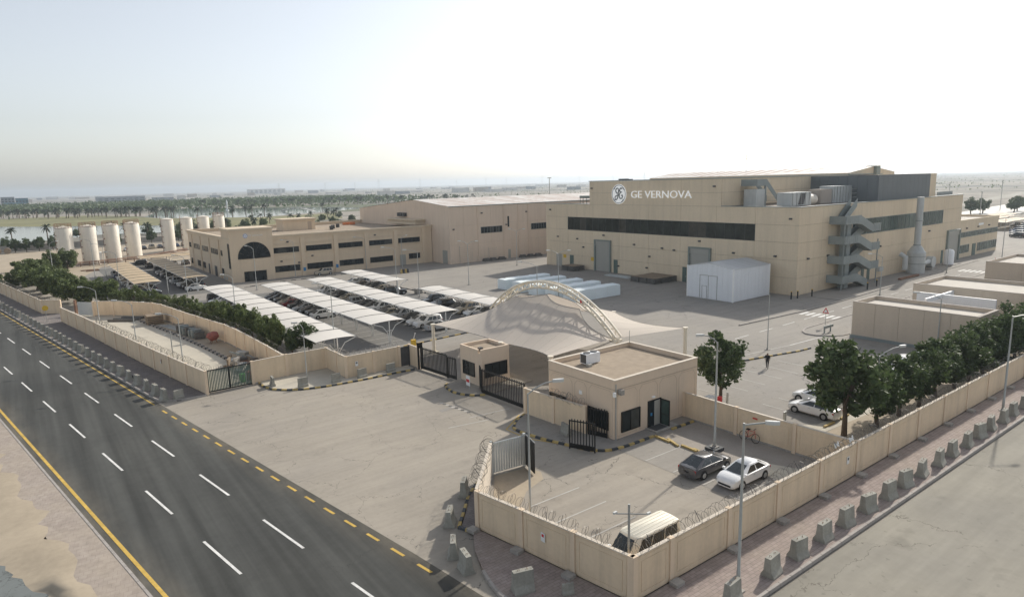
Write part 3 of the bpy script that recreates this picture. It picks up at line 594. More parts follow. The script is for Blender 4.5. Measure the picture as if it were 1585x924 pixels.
# annex
A = thing('annex_building', 'low beige two-storey annex at the far end of the factory', 'building', (171, 59, 0))
B().box(171.2, 59.1, 0, 197.6, 84, 8.2).build('wall_core', 'precast', A); B().box(171.6, 59.5, 8.2, 197.2, 83.6, 8.24).build('roof', 'roof_pale', A)
B().box(171.2, 59.02, 8.0, 197.7, 59.4, 8.75).box(197.3, 59.4, 8.0, 197.7, 84, 8.75).box(171.2, 83.6, 8.0, 197.3, 84, 8.75).build('parapet', 'precast', A)
glazing(A, 'y', 59.1, 173, 197.2, 4.75, 5.85, 14, 'green_glass', 'coping_metal', 0)
glazing(A, 'y', 59.1, 172.8, 179.4, 1.1, 2.85, 4, 'green_glass', 'coping_metal', 0); glazing(A, 'y', 59.1, 184.8, 197.2, .9, 2.75, 8, 'green_glass', 'coping_metal', 0)
wbox(A, 'door', 'y', 59.1, 181.6, 183.6, 0, 2.8, 0, .1, 'door_green'); wbox(A, 'sign', 'y', 59.1, 184.5, 187.5, 7.0, 7.5, 0, .05, 'letter_white')
for u in (177, 184, 191): floodlight(A, 'y', 59.1, u, 6.6)
# ---------------------------------------------------------------- hall
H_ = thing('workshop_hall', 'tall blank beige workshop hall with shallow striped sheet roof', 'building', (86.2, 140.9, 0))
prof = [(141.0, 14.4), (159, 16.0), (194, 13.3)]
c = B().add([(x, y, z) for x in (86.3, 215) for y, z in [(141.0, 0)]+prof+[(194, 0)]], [(4, 3, 2, 1, 0), (5, 6, 7, 8, 9), (0, 1, 6, 5), (3, 4, 9, 8)]); c.build('wall_core', 'joint', H_)
B().add([(x, y, z+.08) for x in (86.1, 215) for y, z in [(140.8, 14.38)]+prof[1:]], [(0, 1, 4, 3), (1, 2, 5, 4)]).build('roof', 'hall_roof', H_)
us = [86.2, 90.5, 94.7, 98.9, 103, 107.9, 111.3, 115.4, 119.5, 124, 132, 140, 150]; panels(H_, 'y', 141.0, us, [0, 4.8, 9.6, 14.4], 'hall_paint', g=.012)
for a, b in zip([141, 144.6, 148.2, 151.8, 155.4, 159, 163, 167, 171, 175, 179, 183, 187, 191], [144.6, 148.2, 151.8, 155.4, 159, 163, 167, 171, 175, 179, 183, 187, 191, 194]):
    hz = lambda y: lerp(14.4, 16.0, (y-141)/18) if y < 159 else lerp(16.0, 13.3, (y-159)/35)
    B().add([(86.2, a+.012, 0), (86.2, b-.012, 0), (86.2, b-.012, hz(b)), (86.2, a+.012, hz(a)), (86.3, a+.012, 0), (86.3, b-.012, 0), (86.3, b-.012, hz(b)), (86.3, a+.012, hz(a))], [(3, 2, 1, 0), (0, 1, 5, 4), (1, 2, 6, 5), (2, 3, 7, 6), (3, 0, 4, 7)]).build('wall_panel', 'hall_paint', H_)
B().box(86.05, 140.75, 14.3, 215, 140.95, 14.5).build('gutter', 'coping_metal', H_)
for x in (94.7, 103, 107.9, 111.3): wbox(H_, 'downpipe', 'y', 140.9, x-.1, x+.1, 0, 14.3, 0, .12, 'hall_paint')
glazing(H_, 'y', 140.9, 95.7, 102.4, 7.25, 8.8, 7, 'dark_glass', 'coping_metal', 0); glazing(H_, 'y', 140.9, 112.3, 118.5, 7.25, 8.8, 7, 'dark_glass', 'coping_metal', 0)
wbox(H_, 'slot_window', 'y', 140.9, 104.3, 104.8, 8.4, 11.2, 0, .06, 'dark_glass')
for u0, u1, h in ((88.9, 92.8, 4.5), (97.9, 100.4, 3.5)):
    d = wbox(H_, 'roller_door', 'y', 140.9, u0, u1, 0, h, 0, .06, 'door_grey')
    for k in range(int(h/.5)): wbox(d, 'slat', 'y', 140.9, u0+.05, u1-.05, .05+k*.5, .5+k*.5, .06, .1, 'hall_paint')
d = wbox(H_, 'roller_door', 'x', 86.2, 142.3, 144.6, 0, 3.4, 0, .06, 'door_grey'); wbox(H_, 'door', 'y', 140.9, 104.3, 105.1, 0, 2.4, 0, .05, 'door_grey')
for u, z in ((96, 12.3), (103.8, 8.9), (110.6, 12.0), (87.3, 8.6)): floodlight(H_, 'y', 140.9, u, z)
B().box(83.2, 153, 9.7, 86.2, 170, 10.2).box(83.6, 153.3, 10.2, 86.2, 169.6, 10.75).box(83.0, 152.8, 10.75, 86.2, 170.1, 11.05).build('side_canopy', 'cornice', H_)
# ---------------------------------------------------------------- office
O = thing('office_building', 'two-storey beige office with arched glass entrance tower', 'building', (36.2, 149.6, 0))
B().box(36.3, 149.7, 0, 86.0, 193.6, 8.8).build('wall_core', 'office_paint', O)
B().box(36.7, 150.1, 8.8, 85.9, 193.2, 8.86).build('roof', 'roof_gravel', O)
B().box(36.15, 149.55, 8.8, 86.1, 150, 9.35).box(36.15, 150, 8.8, 36.6, 193.8, 9.35).box(36.6, 193.3, 8.8, 86.1, 193.8, 9.35).build('parapet', 'office_paint', O)
B().box(35.9, 149.3, 9.35, 86.15, 150.1, 9.75).box(35.9, 150.1, 9.35, 36.7, 194, 9.75).box(36.7, 193.2, 9.35, 86.15, 194, 9.75).build('cornice', 'cornice', O)
for x in (51.9, 59.85, 67.7, 75.6, 83.6): wbox(O, 'pilaster', 'y', 149.7, x-.5, x+.5, 0, 8.8, 0, .28, 'office_paint')
for i, x in enumerate((45.3, 52.75, 60.6, 68.5, 76.4)):
    x1 = (50.95, 58.75, 66.6, 74.55, 82.4)[i]
    glazing(O, 'y', 149.7, x, x1, 5.68, 6.78, 6, 'dark_glass', 'black_metal', 0)
    if i < 4: glazing(O, 'y', 149.7, x, x1, 1.42, 2.65, 6, 'dark_glass', 'black_metal', 0)
    wbox(O, 'sill', 'y', 149.7, x-.2, x1+.2, 5.4, 5.58, 0, .2, 'cornice'); wbox(O, 'band', 'y', 149.7, x-.15, x1+.15, 7.55, 7.75, 0, .12, 'cornice')
    if i < 4: wbox(O, 'band', 'y', 149.7, x-.15, x1+.15, 4.0, 4.12, 0, .06, 'cornice')
glazing(O, 'y', 149.7, 79.2, 82.3, 1.45, 2.7, 3, 'dark_glass', 'black_metal', 0); wbox(O, 'door', 'y', 149.7, 76.6, 78.2, 0, 2.65, 0, .06, 'door_grey')
for x, z in ((48.5, 7.9), (50.8, 3.0), (54, 4.3), (70, 8.0), (46.8, 3.6)): floodlight(O, 'y', 149.7, x, z)
for x in (51.9, 59.8):
    wbox(O, 'parking_sign', 'y', 149.42, x-.3, x+.3, 1.1, 1.9, 0, .04, 'sign_blue')
for a, b in ((152.7, 158.9), (161.9, 168), (171.5, 177.1), (180.7, 186.8), (190.3, 192.4)): glazing(O, 'x', 36.3, a, b, 5.35, 6.45, 3, 'dark_glass', 'black_metal', 0)
for a, b in ((153.1, 155.3), (157, 159.1), (175.6, 178.1), (181, 184), (190, 191.6)): glazing(O, 'x', 36.3, a, b, 1.0, 2.35, 2, 'dark_glass', 'black_metal', 0)
for a, b in ((164, 166.3), (171.2, 172.4)): wbox(O, 'door', 'x', 36.3, a, b, 0, 2.4, 0, .05, 'dark_grey')
for y in (160.4, 169.6, 179, 188.5): wbox(O, 'pilaster', 'x', 36.3, y-.35, y+.35, 0, 8.8, 0, .2, 'office_paint')
for y in (153.6, 155.6): wbox(O, 'wall_unit', 'x', 36.3, y, y+.9, .2, .9, 0, .4, 'pale_metal')
T = B().box(35.95, 149.25, 0, 45.15, 156, 11.2).build('entrance_tower', 'office_paint', O)
B().box(35.7, 149.0, 11.2, 45.4, 156.2, 11.65).build('cornice', 'cornice', T)
glazing(O, 'x', 35.95, 149.8, 150.9, 3.1, 8.4, 1, 'dark_glass', 'black_metal', 0, rows=5)
# half-round window of glass wedges
cx_, cz_, r_ = 40.9, 5.1, 3.42
aw = B()
aw.tube([(cx_+r_*math.cos(math.pi*k/24), 149.2, cz_+r_*math.sin(math.pi*k/24)) for k in range(25)], .09, 5).box(cx_-r_, 149.15, cz_-.12, cx_+r_, 149.25, cz_)
aw = aw.build('arched_window', 'black_metal', O)
for k in range(8):
    a0, a1 = math.pi*k/8, math.pi*(k+1)/8
    for q0, q1 in ((0, 1.35), (1.4, r_-.02)):
        vs = []
        for q in (q0, q1):
            for j in range(4): a = lerp(a0+.015, a1-.015, j/3); vs.append((cx_+q*math.cos(a), 149.19-.01*((k*3) % 4), cz_+q*math.sin(a)))
        B().add(vs, [(j, j+1, 5+j, 4+j) for j in range(3)]).build('pane', 'dark_glass', aw)
for k in range(1, 8):
    a = math.pi*k/8; B().rod((cx_, 149.15, cz_), (cx_+r_*math.cos(a), 149.15, cz_+r_*math.sin(a)), .035, 4).build('glazing_bar', 'black_metal', aw)
B().tube([(cx_+1.37*math.cos(math.pi*k/16), 149.14, cz_+1.37*math.sin(math.pi*k/16)) for k in range(17)], .035, 4).build('glazing_bar', 'black_metal', aw)
glazing(O, 'y', 149.25, 38.5, 43.15, .05, 2.15, 5, 'dark_glass', 'black_metal', 0)
lg = B().loft([[(39.35+.5*math.cos(6.28318*k/24), y, 10.0+.5*math.sin(6.28318*k/24)) for k in range(24)] for y in (149.24, 149.18)]).build('emblem', 'letter_white', O)
B().tube([(39.35+.42*math.cos(6.28318*k/20), 149.17, 10+.42*math.sin(6.28318*k/20)) for k in range(21)], .045, 4).build('emblem_ring', 'logo_blue', lg)
font_mesh('GE', 'logo_blue', .46, .34, lg, (39.12, 149.165, 9.83), 'y', .01); font_mesh('GE VERNOVA', 'letter_white', 3.0, .3, O, (40.05, 149.22, 9.85), 'y', .03)
rh = thing('roof_house', 'small beige stair house on the office roof with door', 'stair house', (58, 178, 8.86))
B().box(56, 175, 8.86, 64.6, 181, 11.5).build('wall', 'office_paint', rh); B().box(55.7, 174.7, 11.5, 64.9, 181.3, 11.95).build('cornice', 'cornice', rh); wbox(rh, 'door', 'y', 175, 62.6, 63.6, 8.9, 11.0, 0, .05, 'precast_dark')
for i, (x, y) in enumerate(((66, 168), (68, 172), (71, 176))): tag(B().box(x, y, 8.87, x+.9, y+.5, 9.9).build('roof_unit', 'dark_grey'), ORD[i]+' small dark unit beside the stair house, from the left, on office roof', 'roof unit', 'units on the office roof')
tag(B().box(77, 185, 8.87, 80.5, 186.2, 9.6).box(78, 184.6, 8.87, 79.6, 185, 9.3).build('roof_netting', 'orange_net'), 'orange netting heap lying on the office roof', 'netting')
for i, (y, x) in enumerate(((166, 86), (164.5, 86), (163, 86))): tag(B().box(85.2, y, 8.9+2.6, 86.15, y+1.0, 12.5).build('air_conditioner', 'dark_grey'), ORD[i]+' dark air conditioner from the left on the hall gable wall', 'air conditioner', 'air conditioners on the hall wall')
# ---------------------------------------------------------------- low blocks at right
def flat_block(label, x0, y0, x1, y1, h, joints):
    q = thing('utility_block', label, 'building', (x0, y0, 0), 'flat roofed utility blocks')
    B().box(x0+.06, y0+.06, 0, x1-.06, y1-.06, h-.45).build('wall_core', 'joint', q); B().box(x0+.3, y0+.3, h-.45, x1-.3, y1-.3, h-.4).build('roof', 'roof_pale', q)
    n = joints; 
    for k in range(n):
        a, b = lerp(y0, y1, k/n), lerp(y0, y1, (k+1)/n); ubox(q, 'wall_panel', x0, a+.015, .1, x0+.3, b-.015, h, 'block_paint'); ubox(q, 'wall_panel', x1-.3, a+.015, .1, x1, b-.015, h, 'block_paint')
    m_ = max(2, int((x1-x0)/3))
    for k in range(m_):
        a, b = lerp(x0+.3, x1-.3, k/m_), lerp(x0+.3, x1-.3, (k+1)/m_); ubox(q, 'wall_panel', a+.01, y0, .1, b-.01, y0+.3, h, 'block_paint'); ubox(q, 'wall_panel', a+.01, y1-.3, .1, b-.01, y1, h, 'block_paint')
    B().box(x0-.03, y0-.03, h, x0+.33, y1+.03, h+.06).box(x1-.33, y0-.03, h, x1+.03, y1+.03, h+.06).box(x0+.33, y0-.03, h, x1-.33, y0+.33, h+.06).box(x0+.33, y1-.33, h, x1-.33, y1+.03, h+.06).build('coping', 'roof_grey', q)
    B().box(x0-.12, y0-.1, 0, x0-.002, y1+.1, .35).build('plinth', 'stair_metal', q)
flat_block('nearest flat-roofed beige block behind the row of trees', 81.2, 25.1, 87, 38.5, 4.45, 5)
flat_block('long flat-roofed beige block behind the white screen wall', 100.4, 14, 111, 39.4, 4.45, 6)
flat_block('far beige block at the right edge beside second crossing', 133, 20, 148, 41, 4.45, 4)
ws = thing('screen_wall', 'white cross-shaped screen wall between two flat-roofed blocks', 'wall', (96.5, 33, 0))
B().box(96.4, 28.2, 0, 96.65, 37.3, 4.0).build('long_panel', 'shed_white', ws); B().box(91.5, 34.2, 3.5, 96.4, 34.45, 4.05).box(96.65, 34.2, 0, 100.3, 34.45, 4.05).build('cross_panel', 'shed_white', ws)
# ---------------------------------------------------------------- white shed
W = thing('white_shed', 'white corrugated metal shed with low gable in factory yard', 'shed', (90.6, 62, 0))
def gz(y): return 5.35+.75*(1-abs(y-66.5)/4.5)
for k in range(9):
    a, b = 62+k, 63+k
    B().add([(90.6, a+.01, .1), (90.6, b-.01, .1), (90.6, b-.01, gz(b)-.02), (90.6, a+.01, gz(a)-.02), (90.68, a+.01, .1), (90.68, b-.01, .1), (90.68, b-.01, gz(b)-.02), (90.68, a+.01, gz(a)-.02)], [(3, 2, 1, 0), (0, 1, 5, 4), (1, 2, 6, 5), (2, 3, 7, 6), (3, 0, 4, 7)]).build('wall_sheet', 'shed_white', W)
for k in range(10): ubox(W, 'wall_sheet', 90.7+k*1.01, 62.0, .1, 91.69+k*1.01, 62.08, 5.34, 'shed_white')
B().box(90.7, 62.1, 0, 100.8, 70.9, 5.3).build('wall_core', 'shed_white', W)
B().add([(x, y, gz(y)) for x in (90.45, 100.9) for y in (61.85, 66.5, 71.15)], [(0, 3, 4, 1), (1, 4, 5, 2)]).build('roof', 'shed_roof', W)
for x in (92.2, 93.9, 95.6, 97.3, 99): B().add([(x, 61.9, gz(61.9)+.02), (x+.06, 61.9, gz(61.9)+.02), (x+.06, 66.5, 6.13), (x, 66.5, 6.13)], [(0, 1, 2, 3)]).build('roof_seam', 'shed_white', W)
B().box(90.52, 61.9, 0, 90.72, 62.12, 5.4).box(90.52, 70.9, 0, 90.72, 71.1, 5.4).box(100.7, 61.92, 0, 100.9, 62.1, 5.4).build('corner_trim', 'letter_white', W)
d = B().box(90.55, 65.0, .1, 90.6, 65.08, 4.0).box(90.55, 68.4, .1, 90.6, 68.48, 4.0).box(90.55, 65.08, 3.92, 90.6, 68.4, 4.0).box(90.55, 66.7, .1, 90.6, 66.76, 3.92).build('sliding_door', 'galvanised', W)
B().box(90.54, 67.0, .1, 90.59, 67.05, 2.2).box(90.54, 67.95, .1, 90.59, 68.0, 2.2).box(90.54, 67.05, 2.15, 90.59, 67.95, 2.2).build('wicket_frame', 'galvanised', d)
# ---------------------------------------------------------------- gatehouse
GH = thing('gatehouse', 'single-storey beige gatehouse with gravel roof and dark windows', 'building', (35, 34, 0))
gx0, gx1, gy0, gy1, gh = 35.0, 45.0, 34.05, 41.9, 4.85
B().box(gx0, gy0, 0, gx1, gy1, 4.45).build('wall', 'gatehouse_paint', GH)
B().box(gx0+.2, gy0+.2, 4.45, gx1-.2, gy1-.2, 4.5).build('roof', 'roof_gravel', GH)
B().box(gx0, gy0, 4.45, gx0+.2, gy1, gh).box(gx1-.2, gy0, 4.45, gx1, gy1, gh).box(gx0+.2, gy0, 4.45, gx1-.2, gy0+.2, gh).box(gx0+.2, gy1-.2, 4.45, gx1-.2, gy1, gh).build('parapet', 'gatehouse_paint', GH)
B().box(gx0-.05, gy0-.05, gh, gx0+.24, gy1+.05, gh+.06).box(gx1-.24, gy0-.05, gh, gx1+.05, gy1+.05, gh+.06).box(gx0+.24, gy0-.05, gh, gx1-.24, gy0+.24, gh+.06).box(gx0+.24, gy1-.24, gh, gx1-.24, gy1+.05, gh+.06).build('coping', 'coping', GH)
def groove(ax, pl, u0, u1, z0, z1):
    """raised render panel with chamfered head, as on the gatehouse walls"""
    P = [(u0, z0), (u1, z0), (u1, z1-.35), (u1-.3, z1), (u0+.3, z1), (u0, z1-.35)]; q = B(); t_ = .022
    for (a, b), (c, d) in zip(P, P[1:]+P[:1]):
        p0 = (pl-.004, a, b) if ax == 'x' else (a, pl-.004, b); p1 = (pl-.004, c, d) if ax == 'x' else (c, pl-.004, d); q.rod(p0, p1, .012, 4)
    q.build('render_bead', 'precast_dark', GH)
for a, b in ((34.3, 36.9), (37.2, 38.6), (38.9, 41.6)): groove('x', gx0, a, b, .3, 3.95)
for a, b in ((35.3, 37.5), (37.8, 39.9), (40.2, 42.3), (42.6, 44.7)): groove('y', gy0, a, b, .3, 3.95)
B().box(gx0-.03, gy0-.03, 4.1, gx1+.03, gy0-.002, 4.14).box(gx0-.03, gy0-.002, 4.1, gx0-.002, gy1, 4.14).build('string_course', 'precast_dark', GH)
glazing(GH, 'x', gx0, 34.75, 36.95, .75, 2.1, 2, 'dark_glass', 'black_metal', .01); glazing(GH, 'x', gx0, 39.7, 41.7, 1.15, 2.1, 2, 'dark_glass', 'black_metal', .01)
glazing(GH, 'y', gy0, 35.75, 37.75, .6, 2.15, 2, 'dark_glass', 'black_metal', .01)
d = B().box(38.75, gy0-.06, 0, 38.85, gy0, 2.4).box(40.25, gy0-.06, 0, 40.35, gy0, 2.4).box(38.85, gy0-.06, 2.3, 40.25, gy0, 2.4).box(38.85, gy0-.02, .02, 40.25, gy0-.01, 2.3).build('door_frame', 'black_metal', GH)
ubox(d, 'glass_leaf', 38.87, gy0-.05, .05, 39.5, gy0-.025, 2.28, 'dark_glass'); ubox(d, 'interior_panel', 39.52, gy0-.045, .05, 40.2, gy0-.025, 2.28, 'door_grey'); ubox(d, 'notice', 39.05, gy0-.06, 1.1, 39.25, gy0-.052, 1.35, 'sign_blue')
lf = B().box(40.25, gy0-1.0, .05, 40.3, gy0-.92, 2.35).box(40.25, gy0-.16, .05, 40.3, gy0-.08, 2.35).box(40.25, gy0-.92, 2.25, 40.3, gy0-.16, 2.35).box(40.25, gy0-.92, .05, 40.3, gy0-.16, .2).box(40.25, gy0-.92, 1.05, 40.3, gy0-.16, 1.12).build('open_leaf', 'black_metal', GH)
ubox(lf, 'pane', 40.265, gy0-.92, .2, 40.285, gy0-.16, 1.05, 'green_glass'); ubox(lf, 'pane', 40.265, gy0-.92, 1.12, 40.285, gy0-.16, 2.25, 'green_glass')
B().box(38.5, gy0-1.2, .1, 41.2, gy0, .2).build('door_step', 'footing', GH); ubox(GH, 'door_mat', 38.7, gy0-.95, .2, 40.1, gy0-.1, .22, 'dark_grey')
wbox(GH, 'meter_box', 'x', gx0, 37.7, 38.0, 2.9, 3.2, 0, .08, 'sign_white'); wbox(GH, 'door_light', 'y', gy0, 39.2, 39.5, 2.6, 2.72, 0, .15, 'sign_white')
B().rod((35.06, 33.98, .1), (35.06, 33.98, 4.6), .05, 6).build('downpipe', 'galvanised', GH); B().rod((45.1, 34.2, 0), (45.1, 34.2, 4.5), .05, 6).build('downpipe', 'galvanised', GH)
cm = B().rod((34.95, 34.0, 3.9), (34.7, 33.75, 3.95), .04, 5).box(34.55, 33.62, 3.75, 34.72, 33.82, 4.1).build('camera', 'sign_white', GH); B().box(35.25, 33.6, 3.75, 35.6, 34.0, 4.15).build('speaker', 'footing', GH)
cu = thing('condenser_unit', 'pale twin-fan air conditioning unit on the gatehouse roof', 'air conditioner', (37.9, 39.8, 4.5))
B().box(37.2, 39.5, 4.58, 38.8, 40.3, 5.45).build('casing', 'shed_white', cu); B().box(37.19, 39.55, 4.65, 37.198, 40.25, 5.4).build('coil_face', 'dark_grey', cu)
for x in (37.6, 38.4): B().cyl(x, 39.9, 5.45, 5.52, .3, 14).build('fan', 'dark_grey', cu)
B().box(37.0, 39.0, 4.5, 37.4, 39.35, 4.72).build('isolator', 'galvanised', cu)
tag(B().rod((44.6, 41.5, 4.9), (44.6, 41.5, 6.1), .025, 5).build('roof_rod', 'galvanised'), 'thin rod at far corner of the gatehouse roof', 'rod')
# guard booth
GB = thing('guard_booth', 'small beige guard booth standing between the two black gates', 'booth', (34.8, 52.2, 0))
B().prism([(34.8, 52.6), (35.0, 52.2), (38.4, 52.2), (38.4, 55.8), (34.8, 55.8)], 0, 3.45).build('wall', 'gatehouse_paint', GB); B().box(35.05, 52.5, 3.45, 38.2, 55.6, 3.5).build('roof', 'roof_gravel', GB)
B().box(34.78, 52.55, 3.45, 34.98, 55.8, 3.82).box(38.2, 52.2, 3.45, 38.42, 55.8, 3.82).box(34.98, 52.18, 3.45, 38.2, 52.4, 3.82).box(34.98, 55.6, 3.45, 38.2, 55.82, 3.82).build('parapet', 'gatehouse_paint', GB)
glazing(GB, 'x', 34.8, 53.2, 55.2, .95, 2.25, 2, 'dark_glass', 'black_metal', .01); glazing(GB, 'y', 52.2, 35.4, 38.0, .95, 2.25, 3, 'dark_glass', 'black_metal', .01)
tag(B().box(35.3, 52.9, 3.5, 35.7, 53.3, 3.85).box(35.8, 53.0, 3.5, 37.2, 53.1, 3.56).build('roof_light', 'dark_grey'), 'small dark floodlight lying on the guard booth roof', 'floodlight')
# ================================================================ BOUNDARY WALLS
def boundary_wall(label, P, h=2.4, detail=False, m='wall_paint', out=1, posts=True, name='boundary_wall', foot=False):
    root = thing(name, label, 'wall', (P[0][0], P[0][1], 0))
    for p, q in zip(P, P[1:]):
        b = B().seg(p, q, .12, .12, h)
        L_ = math.dist(p, q); d = ((q[0]-p[0])/L_, (q[1]-p[1])/L_)
        if detail and L_ > 2:
            def sub(u0, u1, z0, z1):
                a = (p[0]+d[0]*u0, p[1]+d[1]*u0); c = (p[0]+d[0]*u1, p[1]+d[1]*u1)
                for s in (1, -1): b.seg(a, c, .02, z0, z1, s*.07)
            e = .42; sub(.2, L_-.2, .2, e); sub(.2, L_-.2, h-.3, h-.1); sub(.2, e, e, h-.3); sub(L_-e, L_-.2, e, h-.3); sub(e+.035, L_-e-.035, e+.035, h-.335)
        b.build('wall_panel', m, root)
        B().seg(p, q, .2, h, h+.05).build('coping', 'coping', root)
        B().seg(p, q, .24, -.05, .12).build('footing', 'footing', root)
    if posts:
        for i, p in enumerate(P):
            a = P[max(i-1, 0)]; c = P[min(i+1, len(P)-1)]; ang = math.atan2(c[1]-a[1], c[0]-a[0]); d = Vector((math.cos(ang)*.15, math.sin(ang)*.15)); 
            B().seg((p[0]-d.x, p[1]-d.y), (p[0]+d.x, p[1]+d.y), .27, 0, h+.08).build('post', 'wall_post', root)
            if foot:
                n = Vector((-math.sin(ang), math.cos(ang)))*(.45*out); c_ = (p[0]+n.x, p[1]+n.y)
                B().seg((c_[0]-d.x*2, c_[1]-d.y*2), (c_[0]+d.x*2, c_[1]+d.y*2), .5, .1, .3).build('footing_block', 'footing', root)
    return root
rw = [(21.35, 19.5), (24.0, 19.5)]+[(28.75+4.74*k, 19.5) for k in range(24)]
boundary_wall('beige panelled boundary wall along the brick pavement at right', rw, detail=True, foot=True, out=-1)
wa = [(21.3, 19.62), (20.68, 23.0), (20.05, 26.5), (19.4, 29.85)]
boundary_wall('beige panelled boundary wall at the near street corner', wa, detail=True, foot=True, out=1)
boundary_wall('short pale wall from street corner to the white gate', [(19.5, 30.1), (21.7, 32.5), (24.1, 35.2)], m='coping', posts=False)
boundary_wall('beige wall between sliding gate and open bar gate', [(33.5, 43.3), (33.8, 39.9), (34.25, 36.6)], 2.35)
boundary_wall('beige wall dividing small car park from inner yard', [(43.25, 33.95), (43.25, 28.9), (43.3, 24.05), (43.4, 19.75)], 2.2, detail=True)
boundary_wall('beige wall stepping round the paved pocket left of gates', [(17.65, 69.1), (21.3, 69.45), (25.75, 69.4), (25.8, 66.6), (25.85, 64.15), (29, 64.2), (32.1, 64.3)])
boundary_wall('short beige wall beside the dark pedestrian door', [(33.45, 64.4), (33.5, 62.5)])
lw = [(13.0, 68.4), (12.15, 73.0), (11.35, 77.6), (10.55, 82.3), (9.8, 86.9), (9.05, 91.6), (8.3, 96.3), (7.55, 101.2), (6.85, 106.2), (6.1, 111.0), (5.3, 115.8), (4.5, 120.4), (3.85, 124.3)]
boundary_wall('long beige wall between main road and storage yard', lw)
boundary_wall('beige wall receding along the road beyond storage yard', [(4.15, 133.3), (1.65, 135.2)]+[(1.65-.83*k, 135.2+4.9*k) for k in range(1, 22)])
iw = [(8.4, 126.9), (11, 124.8), (13.4, 121.7), (15.75, 118), (16.6, 115.2), (17.3, 110.4), (17.95, 105.3), (18.75, 100.6), (19.5, 95.8), (20.3, 91.4), (20.65, 87), (20.8, 83.5), (20.9, 79.6), (21, 75.2), (21.05, 69.6)]
boundary_wall('curving beige wall between storage yard and tree row', iw)
tag(B().seg((6.4, 129.3), (8.3, 127.0), .08, .1, 2.3).build('sheet_gate', 'pale_metal'), 'pale sheet gate leaf at far end of the storage yard', 'gate')
tag(B().seg((6.2, 129.6), (6.0, 129.9), .3, 0, 2.6).build('gate_post', 'rust'), 'dark rusty post beside the pale sheet gate leaf', 'post')
fw_ = [(-10+9.5*k, 297+.5*k) for k in range(12)]
boundary_wall('distant grey wall behind the round trees and tanks', fw_, 2.1, m='footing', posts=False)
# razor wire
def razor(label, P, z=2.62, r=.3, pitch=.32, off=0, brk=3.4):
    root = thing('razor_wire', label, 'razor wire', (P[0][0], P[0][1], 2.4)); pts = []; N_ = 9
    for p, q in zip(P, P[1:]):
        L_ = math.dist(p, q); n = int(L_/pitch*N_); d = Vector(((q[0]-p[0])/L_, (q[1]-p[1])/L_, 0)); s = Vector((-d.y, d.x, 0))
        for k in range(n):
            a = 2*math.pi*k/N_; wv = 1+.18*math.sin(k*.13)+.1*math.sin(k*.37); t_ = k/n*L_
            pts.append(Vector((p[0], p[1], z))+d*(t_+.1*math.sin(a*.5))+s*(off+r*wv*math.cos(a))+Vector((0, 0, r*wv*math.sin(a)+.06*math.sin(k*.05))))
    B().tube(pts, .0105, 3, False).build('coil', 'wire', root)
    for p, q in zip(P, P[1:]):
        L_ = math.dist(p, q)
        for k in range(max(1, int(L_/brk))):
            t_ = (k+.5)/max(1, int(L_/brk)); x, y = lerp(p[0], q[0], t_), lerp(p[1], q[1], t_); n = Vector((-(q[1]-p[1])/L_, (q[0]-p[0])/L_))
            B().rod((x, y, 2.4), (x+n.x*(off+.25), y+n.y*(off+.25), 2.95), .022, 4).build('bracket', 'dark_grey', root)
razor('razor wire coil along the top of the right boundary wall', rw[:16], off=.15)
razor('razor wire coil above the near street corner wall', wa, off=-.2)
razor('razor wire tangle on the short wall by white gate', [(19.5, 30.1), (24.1, 35.2)], r=.42, off=.1)
razor('razor wire over the wall near open bar gate', [(33.8, 40.4), (34.25, 36.8)], r=.38)
razor('razor wire coil along the storage yard roadside wall', lw[:9], off=-.35, brk=2.4)
razor('razor wire coil on the curving storage yard wall', iw, off=.1, r=.36, z=2.72, pitch=.6)
razor('razor wire coil on wall around the paved pocket', [(25.8, 69.2), (25.85, 64.2), (32, 64.3)], off=.15, r=.34)
razor('razor wire coil on receding roadside wall', [(4.15, 133.3), (1.65, 135.2), (-6, 180)], off=-.2, r=.36)
# ================================================================ GATES
def bar_gate(label, p, q, h=2.35, pitch=.23, z0=.12, base=.35):
    g_ = thing('bar_gate', label, 'gate', (p[0], p[1], 0)); L_ = math.dist(p, q); d = ((q[0]-p[0])/L_, (q[1]-p[1])/L_)
    b = B().seg(p, q, .07, z0, z0+base).seg(p, q, .07, h-.09, h)
    for t_ in (0, L_-.08): b.seg((p[0]+d[0]*t_, p[1]+d[1]*t_), (p[0]+d[0]*(t_+.08), p[1]+d[1]*(t_+.08)), .09, z0-.1, h+.02)
    b.build('frame', 'black_metal', g_); n = int(L_/pitch)
    me = bpy.data.meshes.new('bar'); bb = B().box(-.03, -.03, z0+base, .03, .03, h+.12); me.from_pydata(bb.v, [], bb.f); me.materials.append(MT['black_metal'])
    for k in range(1, n): inst(me, 'bar', (d[0]*k*L_/n, d[1]*k*L_/n, 0), g_, math.atan2(d[1], d[0]))
    return g_
bar_gate('black sliding bar gate left of the guard booth', (33.6, 62.1), (34.1, 57.3), 2.45)
bar_gate('narrow black bar gate touching guard booth', (34.1, 57.2), (34.3, 55.9), 2.3)
bar_gate('long black sliding bar gate right of the guard booth', (33.85, 50.6), (34.15, 44.2), 2.4)
bar_gate('short black bar gate leaf beside the gate island', (34.5, 51.9), (33.9, 50.7), 2.4)
bar_gate('black bar gate leaf swung open over the painted kerb', (31.4, 35.3), (32.3, 33.4), 2.3, .23)
bar_gate('black bar gate leaf against gatehouse corner', (34.3, 36.3), (34.85, 34.7), 2.3, .23)
